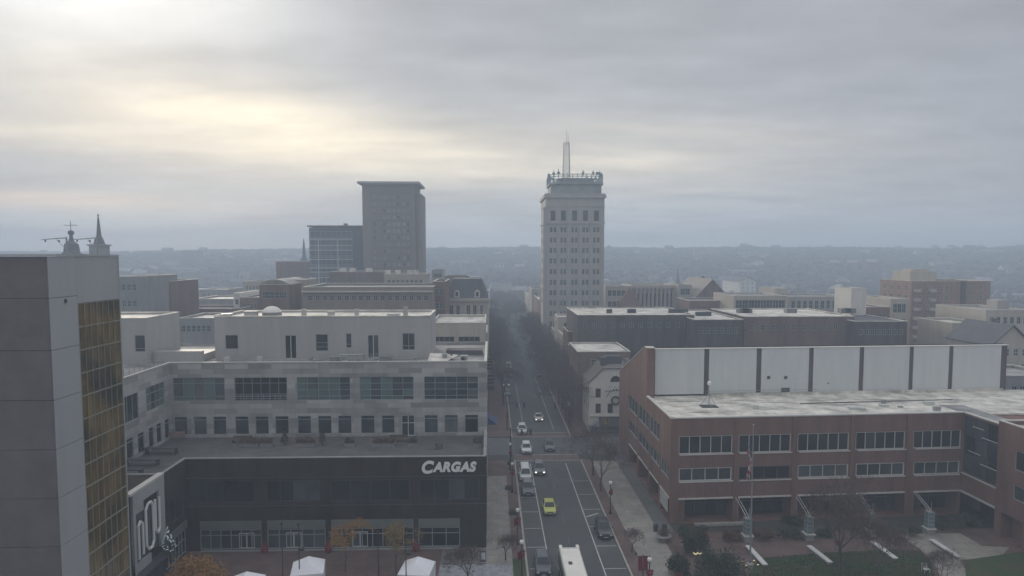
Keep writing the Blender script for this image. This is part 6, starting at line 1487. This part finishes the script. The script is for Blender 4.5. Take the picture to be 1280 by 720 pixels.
b = MB(); b.box(-.5,.5,-.25,.25,.35,.48); b.build('seat', mCoping, t)
for s_ in (-.35,.35): b = MB(); b.box(s_-.08,s_+.08,-.2,.2,0,.35); b.build('leg', mGreyConc, t)
# blue awning at the left corner
t = thing('shop_awning', 'blue canvas awning on the corner just past the office building', 'awning', (-1.0, 138, 2.6), world=False)
p = at(615, 523, Y=118); t.location = (PX_R+.02, 118.0, p[2]-.6)
b = MB(); b.add([(0,-2,1.2),(0,2,1.2),(1.7,2,0),(1.7,-2,0),(1.7,-2,-.3),(1.7,2,-.3)],[(0,3,2,1),(3,4,5,2)]); b.add([(0,-2,1.2),(1.7,-2,0),(0,-2,0)],[(0,2,1)]); b.build('canopy', mBlueCloth, t)
b = MB(); b.tube((0,-2,0),(1.7,-2,0),.03,n=5); b.tube((0,2,0),(1.7,2,0),.03,n=5); b.build('bracket', mSteelD, t)
# white dish on the brick roof
p = at(886, 508, Z=zt-.2); t = thing('roof_antenna', 'white ball antenna on a tripod frame on the flat roof of the brick building', 'antenna', (p[0],p[1],zt-.25), world=False)
hh = at(886,480,Y=p[1])[2]-(zt-.25)
b = MB(); b.tube((0,0,0),(0,0,hh),.05,n=6); b.build('mast', mSteel, t)
for k in range(3): a = 2*pi*k/3+.5; b = MB(); b.tube((1.3*cos(a),.9*sin(a),0),(0,0,hh*.62),.035,n=5); b.build('leg', mSteel, t)
b = MB(); b.lathe([(.02,hh-.25),(.26,hh-.1),(.3,hh+.15),(.2,hh+.38),(.02,hh+.45)],0,0,12); b.build('ball', mLetter, t); b = MB(); b.box(-1.2,1.2,-.8,.8,.01,.14); b.build('base_frame', mSteelD, t)

# ================================================================ vehicles
def car(nm, label, cat, col, kind='suv', L_=4.6, W_=1.85, lit=False, plate=True):
    pm = paint('car_paint_'+nm+'_'+('%02d%02d%02d' % tuple(int(c*99) for c in col)), col)
    H_ = {'suv':1.72, 'sedan':1.45, 'van':1.95, 'hatch':1.52, 'pickup':1.8}[kind]; belt = {'suv':1.02,'sedan':.88,'van':1.1,'hatch':.92,'pickup':1.08}[kind]
    hl = L_/2; hw = W_/2
    t = thing(nm, label, cat, (0,0,0), world=False)
    def sec(y, w, z0, z1, r=.09):
        r = min(r, (z1-z0)/2.2); pts = []
        for cx_, cz, a0 in ((w-r,z0+r,-pi/2),(w-r,z1-r,0),(-w+r,z1-r,pi/2),(-w+r,z0+r,pi)):
            for k in range(4): a = a0+pi/2*k/3; pts.append((cx_+r*cos(a), y, cz+r*sin(a)))
        return pts
    hood = belt-.08
    b = MB(); b.loft([sec(-hl,hw*.80,.35,hood*.72),sec(-hl+.06,hw*.90,.28,hood*.86),sec(-hl+.35,hw*.97,.24,hood*.97,.12),sec(-hl+1.15,hw,.22,belt-.02,.12),sec(0,hw,.22,belt,.10),sec(hl-.9,hw,.22,belt,.10),sec(hl-.25,hw*.97,.24,belt-.02,.12),sec(hl-.05,hw*.90,.30,belt*.88),sec(hl,hw*.82,.38,belt*.75)])
    b.build('body', pm, t, smooth=False)
    fr = {'suv':(-hl+1.15,-hl+1.85,hl-.75,hl-.18),'sedan':(-hl+1.25,-hl+2.0,hl-1.55,hl-.75),'van':(-hl+.65,-hl+1.35,hl-.15,hl-.04),'hatch':(-hl+1.05,-hl+1.8,hl-.85,hl-.25),'pickup':(-hl+1.3,-hl+1.9,hl-2.2,hl-1.95)}[kind]
    a0, a1, a2, a3 = fr; wb, wt = hw*.93, hw*.74; zt_ = H_-.05
    q = [(-wb,a0,belt-.03),(wb,a0,belt-.03),(wb,a3,belt-.03),(-wb,a3,belt-.03),(-wt,a1,zt_),(wt,a1,zt_),(wt,a2,zt_),(-wt,a2,zt_)]
    b = MB(); b.add(q, [(0,1,5,4),(1,2,6,5),(2,3,7,6),(3,0,4,7),(4,5,6,7)]); b.build('cabin', pm, t)
    b = MB(); b.loft([sec(a1-.05,wt*.92,zt_-.03,zt_+.03,.02),sec(a1+.25,wt*1.0,zt_-.04,H_,.04),sec(a2-.25,wt*1.0,zt_-.04,H_,.04),sec(a2+.05,wt*.92,zt_-.03,zt_+.02,.02)]); b.build('roof', pm, t)
    def plate_on(i, m0, m1, n0, n1, nmx, mm, off=.018):
        A,B,C_,D = [q[k] for k in i]     # bottom-left, bottom-right, top-right, top-left
        def P(u,v):
            bo = [A[k]+(B[k]-A[k])*u for k in range(3)]; to = [D[k]+(C_[k]-D[k])*u for k in range(3)]
            return [bo[k]+(to[k]-bo[k])*v for k in range(3)]
        nrm = norm(cross([B[k]-A[k] for k in range(3)],[D[k]-A[k] for k in range(3)]))
        cs = [P(m0,n0),P(m1,n0),P(m1,n1),P(m0,n1)]
        b = MB(); b.add([tuple(c[k]+nrm[k]*off for k in range(3)) for c in cs]+[tuple(c[k]-nrm[k]*.01 for k in range(3)) for c in cs],[(0,1,2,3),(0,4,5,1),(1,5,6,2),(2,6,7,3),(3,7,4,0)])
        return b.build(nmx, mm, t)
    plate_on((0,1,5,4),.06,.94,.10,.90,'windshield',mCarGlass); plate_on((2,3,7,6),.08,.92,.15,.88,'rear_window',mCarGlass)
    for i in ((1,2,6,5),(3,0,4,7)):
        plate_on(i,.05,.48,.14,.88,'side_window',mCarGlass); plate_on(i,.52,.95,.14,.88,'side_window',mCarGlass)
    for s_ in (-1,1):
        b = MB(); b.box(s_*hw*.55,s_*hw*.88,-hl-.01,-hl+.16,hood*.62,hood*.80); b.build('headlight', mHeadOn if lit else mHeadOff, t)
        b = MB(); b.box(s_*hw*.58,s_*hw*.86,hl-.14,hl+.012,belt*.62,belt*.80); b.build('tail_light', mTail, t)
        b = MB(); b.box(s_*(hw+.02),s_*(hw+.20),a0+.35,a0+.5,belt-.02,belt+.14); b.build('mirror', pm, t)
        for y in (-hl+.88, hl-.9):
            b = MB(); b.tube((s_*(hw-.2),y,.33),(s_*(hw+.02),y,.33),.33,n=18); wv = b.build('wheel', mTyre, t)
            b = MB(); b.tube((s_*(hw+.021),y,.33),(s_*(hw+.03),y,.33),.20,n=12); b.build('rim', mRim, wv)
    b = MB(); b.box(-hw*.45,hw*.45,-hl-.02,-hl+.05,.42,.60); b.build('grille', mBlack, t)
    b = MB(); b.box(-.26,.26,-hl-.035,-hl-.021,.34,.43); b.build('number_plate', mPlate, t)
    b = MB(); b.box(-hw*.75,hw*.75,-hl-.03,-hl+.1,.24,.33); b.build('bumper_trim', mFrameD, t); b = MB(); b.box(-hw*.75,hw*.75,hl-.1,hl+.03,.28,.38); b.build('bumper_trim', mFrameD, t)
    if kind in ('suv','van'):
        for s_ in (-1,1): b = MB(); b.box(s_*wt*.86,s_*wt*.92,a1+.3,a2-.3,H_+.0,H_+.05); b.build('roof_rail', mBlack, t)
    if kind == 'pickup':
        b = MB(); b.box(-hw*.82,hw*.82,hl-1.9,hl-.12,belt-.05,belt+.012); b.build('cargo_bed', mBlack, t)
    return t
def pc(px, py, t, rz=0, x=None):
    p = at(px, py, Z=0.01); L2 = 2.2
    t.location = (p[0] if x is None else x, p[1]+L2, .012); t.rotation_euler.z = rz
WH = (.62,.62,.60); BK = (.02,.022,.026); GR = (.10,.11,.12); SV = (.30,.31,.33)
pc(688, 646, car('yellow_car','bright yellow green small suv driving toward the camera in the left lane','car',(.44,.45,.07),'hatch',4.1,1.8))
pc(753, 675, car('parked_car','black hatchback parked alone at the right kerb','car',BK,'suv',4.6,1.9), x=14.9)
pc(657, 621, car('parked_car','dark grey car parked nearest of the left kerb pair','car',(.075,.08,.095),'suv',4.6,1.9), x=5.65)
pc(654, 602, car('parked_van','white van parked at the left kerb behind the dark grey car','van',WH,'van',5.0,1.95), x=5.6)
pc(652, 583, car('parked_car','white car parked behind the white van at the left kerb','car',WH,'sedan',4.5,1.85), x=5.7) if False else None
pc(675, 595, car('suv','dark suv with its headlights on in the left lane level with the white van','car',GR,'suv',4.7,1.9,lit=True))
pc(658.5, 568.5, car('suv','white suv crossing the near brick crosswalk in the left lane','car',WH,'suv',4.7,1.9))
pc(687.5, 565, car('suv','dark grey suv on the near brick crosswalk in the right lane','car',(.09,.11,.11),'suv',4.7,1.9))
pc(653, 543.5, car('suv','white suv with dark bumper just past the crossing, left lane','car',WH,'suv',4.7,1.9))
pc(674, 527.5, car('sedan','cream white sedan beyond the crossing in the right lane','car',(.58,.56,.48),'sedan',4.6,1.85,lit=True))
pc(678, 722, car('parked_car','dark blue grey car parked at the bottom left kerb beside the bus','car',(.05,.06,.075),'suv',4.7,1.9), x=6.0)
far = [(637,471,'white car double parked far up the left kerb','sedan',WH,False),(636,462,'small white van far up the left kerb behind the white car','van',WH,True),(675,476,'red car parked under the trees on the right','hatch',(.20,.025,.03),False),
       (633,484,'dark car at the left kerb, first below the white car','suv',BK,True),(634,496,'dark car at the left kerb, second below the white car','sedan',GR,False),(662,449,'dark car in the right parking lane just above the red car','sedan',BK,False),(660,436,'grey car in the right parking lane, farther','suv',GR,False),(657,425,'dark car in the right parking lane, farthest','suv',BK,False),(640,402,'red tail lit car far along the left lane','sedan',(.2,.03,.03),False)]
for px, py, lb, kd, cl, lt in far: pc(px, py, car('distant_car', lb, 'car', cl, kd, 4.5, 1.85, lit=lt))
# coach at the bottom edge
cp_ = at(704, 683, Z=2.9); 
t = thing('city_bus', 'cream roofed bus at the bottom edge with two raised fins on its roof', 'bus', (9.05, cp_[1]-5.2, .012), rz=.0, world=False)
mBusC = mat('cream_bus_roof', (.74,.71,.63), var=.08, scale=.6, rough=.5, bump=0); mBusW = paint('bus_white', (.66,.67,.66)); mBusG = paint('bus_grey_green', (.20,.23,.22))
b = MB()
def rsec(y, w, z0, z1, r=.18):
    pts = []
    for cx_, cz, a0 in ((w-r,z0+r,-pi/2),(w-r,z1-r,0),(-w+r,z1-r,pi/2),(-w+r,z0+r,pi)):
        for k in range(5): a = a0+pi/2*k/4; pts.append((cx_+r*cos(a), y, cz+r*sin(a)))
    return pts
b.loft([rsec(-5.5,1.2,.35,2.8),rsec(-5.3,1.27,.3,2.86),rsec(5.0,1.27,.3,2.86),rsec(5.15,1.22,.35,2.8)]); b.build('body', mBusG, t)
b = MB(); b.loft([[(-1.18,-3.6,2.865),(1.18,-3.6,2.865),(1.05,-3.6,3.02),(-1.05,-3.6,3.02)],[(-1.18,4.3,2.865),(1.18,4.3,2.865),(1.05,4.3,3.02),(-1.05,4.3,3.02)]]); b.build('roof', mBusC, t)
b = MB(); b.loft([[(-1.2,-5.45,2.82),(1.2,-5.45,2.82),(1.1,-5.45,2.95),(-1.1,-5.45,2.95)],[(-1.2,-3.62,2.862),(1.2,-3.62,2.862),(1.1,-3.62,3.01),(-1.1,-3.62,3.01)]]); rf = b.build('front_roof_panel', mBusW, t)
for s_ in (-1,1): b = MB(); b.box(s_*.82,s_*1.16,4.31,5.25,2.6,3.06); b.build('roof_fin', mBusC, t)
b = MB(); b.box(-.8,.8,4.45,4.6,2.865,3.0); b.build('vent_grille', mBusW, t)
b = MB(); b.box(-.55,-.15,.2,.75,3.021,3.12); b.build('roof_hatch', mSteelD, t)
b = MB(); b.box(-.3,.45,-3.55,-3.40,3.021,3.09); b.build('roof_marker', mBlack, t)
tx, tw = text_mesh('roof_number', '13203', 1.0, mBlack, t, (0,0,0), (0,0,0), ext=.004, offset=.03); tx.location = (-tw/2, -4.7, 3.022); tx.rotation_euler = (0.03,0,0)
for s_ in (-1,1):
    for k in range(7): b = MB(); b.box(s_*1.268,s_*1.285,-4.6+k*1.35,-3.4+k*1.35,1.25,2.4); b.build('side_window', mCarGlass, t)
    for y in (-3.6,3.2): b = MB(); b.tube((s_*1.0,y,.48),(s_*1.285,y,.48),.48,n=18); b.build('wheel', mTyre, t)
b = MB(); b.box(-1.05,1.05,-5.53,-5.49,1.2,2.6); b.build('windshield', mCarGlass, t)

# ================================================================ far suburbs and woods
def rnd_house(i, lb, wm, rm, grp):
    t = thing('suburban_house', lb, 'house', (0,0,0), grp, world=False)
    W2, D2, H2, R2 = [(9,8,5.5,3),(14,9,6,3.2),(26,14,7,.4),(11,10,8,3),(34,18,9,.4),(8,12,6,3.4)][i%6]
    b = MB(); b.box(-W2/2,W2/2,-D2/2,D2/2,-4,H2); b.add([(-W2/2,-D2/2,H2),(W2/2,-D2/2,H2),(W2/2,D2/2,H2),(-W2/2,D2/2,H2),(-W2/2,0,H2+R2),(W2/2,0,H2+R2)],[(0,4,3),(1,2,5)]); b.build('wall', wm, t)
    b = MB(); e = .5; b.add([(-W2/2-e,-D2/2-e,H2),(W2/2+e,-D2/2-e,H2),(W2/2+e,0,H2+R2+.1),(-W2/2-e,0,H2+R2+.1),(W2/2+e,D2/2+e,H2),(-W2/2-e,D2/2+e,H2)],[(0,1,2,3),(3,2,4,5)]); b.build('roof', rm, t)
    b = MB()
    nn = max(2,int(W2/3.5))
    for k in range(nn):
        for z in (1.2,3.9): x = -W2/2+W2*(k+.5)/nn; b.box(x-.6,x+.6,-D2/2-.06,-D2/2-.01,z,z+1.5)
    ww = b.build('window', mDarkWin, t); ww['kind'] = 'stuff'
    return Proto(t)
G_ = 'small far houses among the trees'
hp = [rnd_house(0,'small white gabled house far off among bare trees',mStuccoW,mSlate,G_),rnd_house(1,'small brick house with slate roof far off among bare trees',mBrickB,mSlate,G_),rnd_house(2,'low pale flat roofed store far off among bare trees',mStoneG,mRoofG,G_),
      rnd_house(3,'tall narrow red brick house far off among bare trees',mBrickR,mRoofG,G_),rnd_house(4,'long beige flat roofed school block far off among bare trees',mBeige,mRoofG,G_),rnd_house(5,'small cream house with brown roof far off among bare trees',mStoneC,mShing,G_)]
random.seed(99)
def clear(x, y):   # keep the surveyed blocks and streets free
    if 0 < x < 21 and y < 700: return False
    if y < 345 and -110 < x < 190: return False
    return True
n = 0
while n < 230:
    y = 240+950*random.random()**1.5; a = random.uniform(-.68,.68); x = y*tan(a)
    if not clear(x,y): continue
    i = random.choices(range(6), (5,4,2.2,4,1.2,4))[0]
    hp[i].put((x, y, terrain_z(x,y)), random.choice((0,0,.1,pi/2,1.4,-.15))+random.uniform(-.1,.1), None, random.uniform(.85,1.15)); n += 1
# named far landmarks
gable_house('pale church hall with a dark roof far beyond the columned hall', 925, 945, 352, 347, 520, 40, mStuccoW, mSlate, 3, 'hall')
bld('brick_block', 'blocky brown water works tower on the left horizon', 226, 246, 314, 900, 20, mBrickB, ncol=0, ztop=at(236,313.5,Y=900)[2])
# near and mid bare trees between the buildings
t3 = [tree_proto('yard_tree','bare yard tree among the roofs',  'tree', s, 9.0, 'bare yard trees between the roofs', depth=4, kids_=(3,5), trunk_r=.2, spread=.5, twig_r=.06) for s in (71,72)]
spots = []
while len(spots) < 110:
    y = 235+330*random.random()**1.2; a = random.uniform(-.66,.66); x = y*tan(a)
    if 0 < x < 19.5 or (-40 < x < -1 and y < 420) or (20 < x < 45 and y < 420): continue
    spots.append((x,y))
for i, (x, y) in enumerate(spots): t3[i%2].put((x,y,terrain_z(x,y)-.1), random.uniform(0,6), None, random.uniform(.8,1.35))
# the woods that fill the rest
def clump(b, x, y, z, r, h, rnd):
    n, k = 6, 3; off = rnd.uniform(0,6); vs = []
    for j, (rr_, zz_) in enumerate(((.55,.0),(1.0,.38),(.72,.78))):
        for i in range(n):
            a = off+2*pi*i/n+j*.5; q = r*rr_*rnd.uniform(.72,1.25); vs.append((x+q*cos(a), y+q*sin(a), z+h*zz_*rnd.uniform(.85,1.15)))
    vs.append((x+rnd.uniform(-.3,.3)*r, y, z+h))
    fs = [(j*n+i, j*n+(i+1)%n, (j+1)*n+(i+1)%n, (j+1)*n+i) for j in range(2) for i in range(n)]+[(2*n+i,2*n+(i+1)%n,3*n) for i in range(n)]
    b.add(vs, fs)
rnd = random.Random(5)
def woods(name, lb, n, r0, r1, m_, rs, hs, pw=1.0):
    b = MB(); k = 0
    while k < n:
        r = r0+(r1-r0)*rnd.random()**pw; a = rnd.uniform(-.74,.74); x, y = r*sin(a), r*cos(a)
        if not clear(x,y): continue
        k += 1; clump(b, x, y, terrain_z(x,y)-.5, rnd.uniform(*rs), rnd.uniform(*hs), rnd)
    o = b.build(name, m_); o['kind'] = 'stuff'; o['label'] = lb
mTwigCloud = mat('brown_winter_canopy', (0.085,0.072,0.058), var=.35, scale=.05, bump=0, col2=(0.055,0.055,0.045), rough=1)
woods('woodland', 'brown leafless woods filling the town beyond the rooftops', 3600, 330, 800, mTwigCloud, (2.2,4.6), (5,10))
woods('hill_woodland', 'dark blue grey wooded ridge along the horizon', 7500, 720, 1420, mCrownD, (3.5,7.5), (4,7.5))
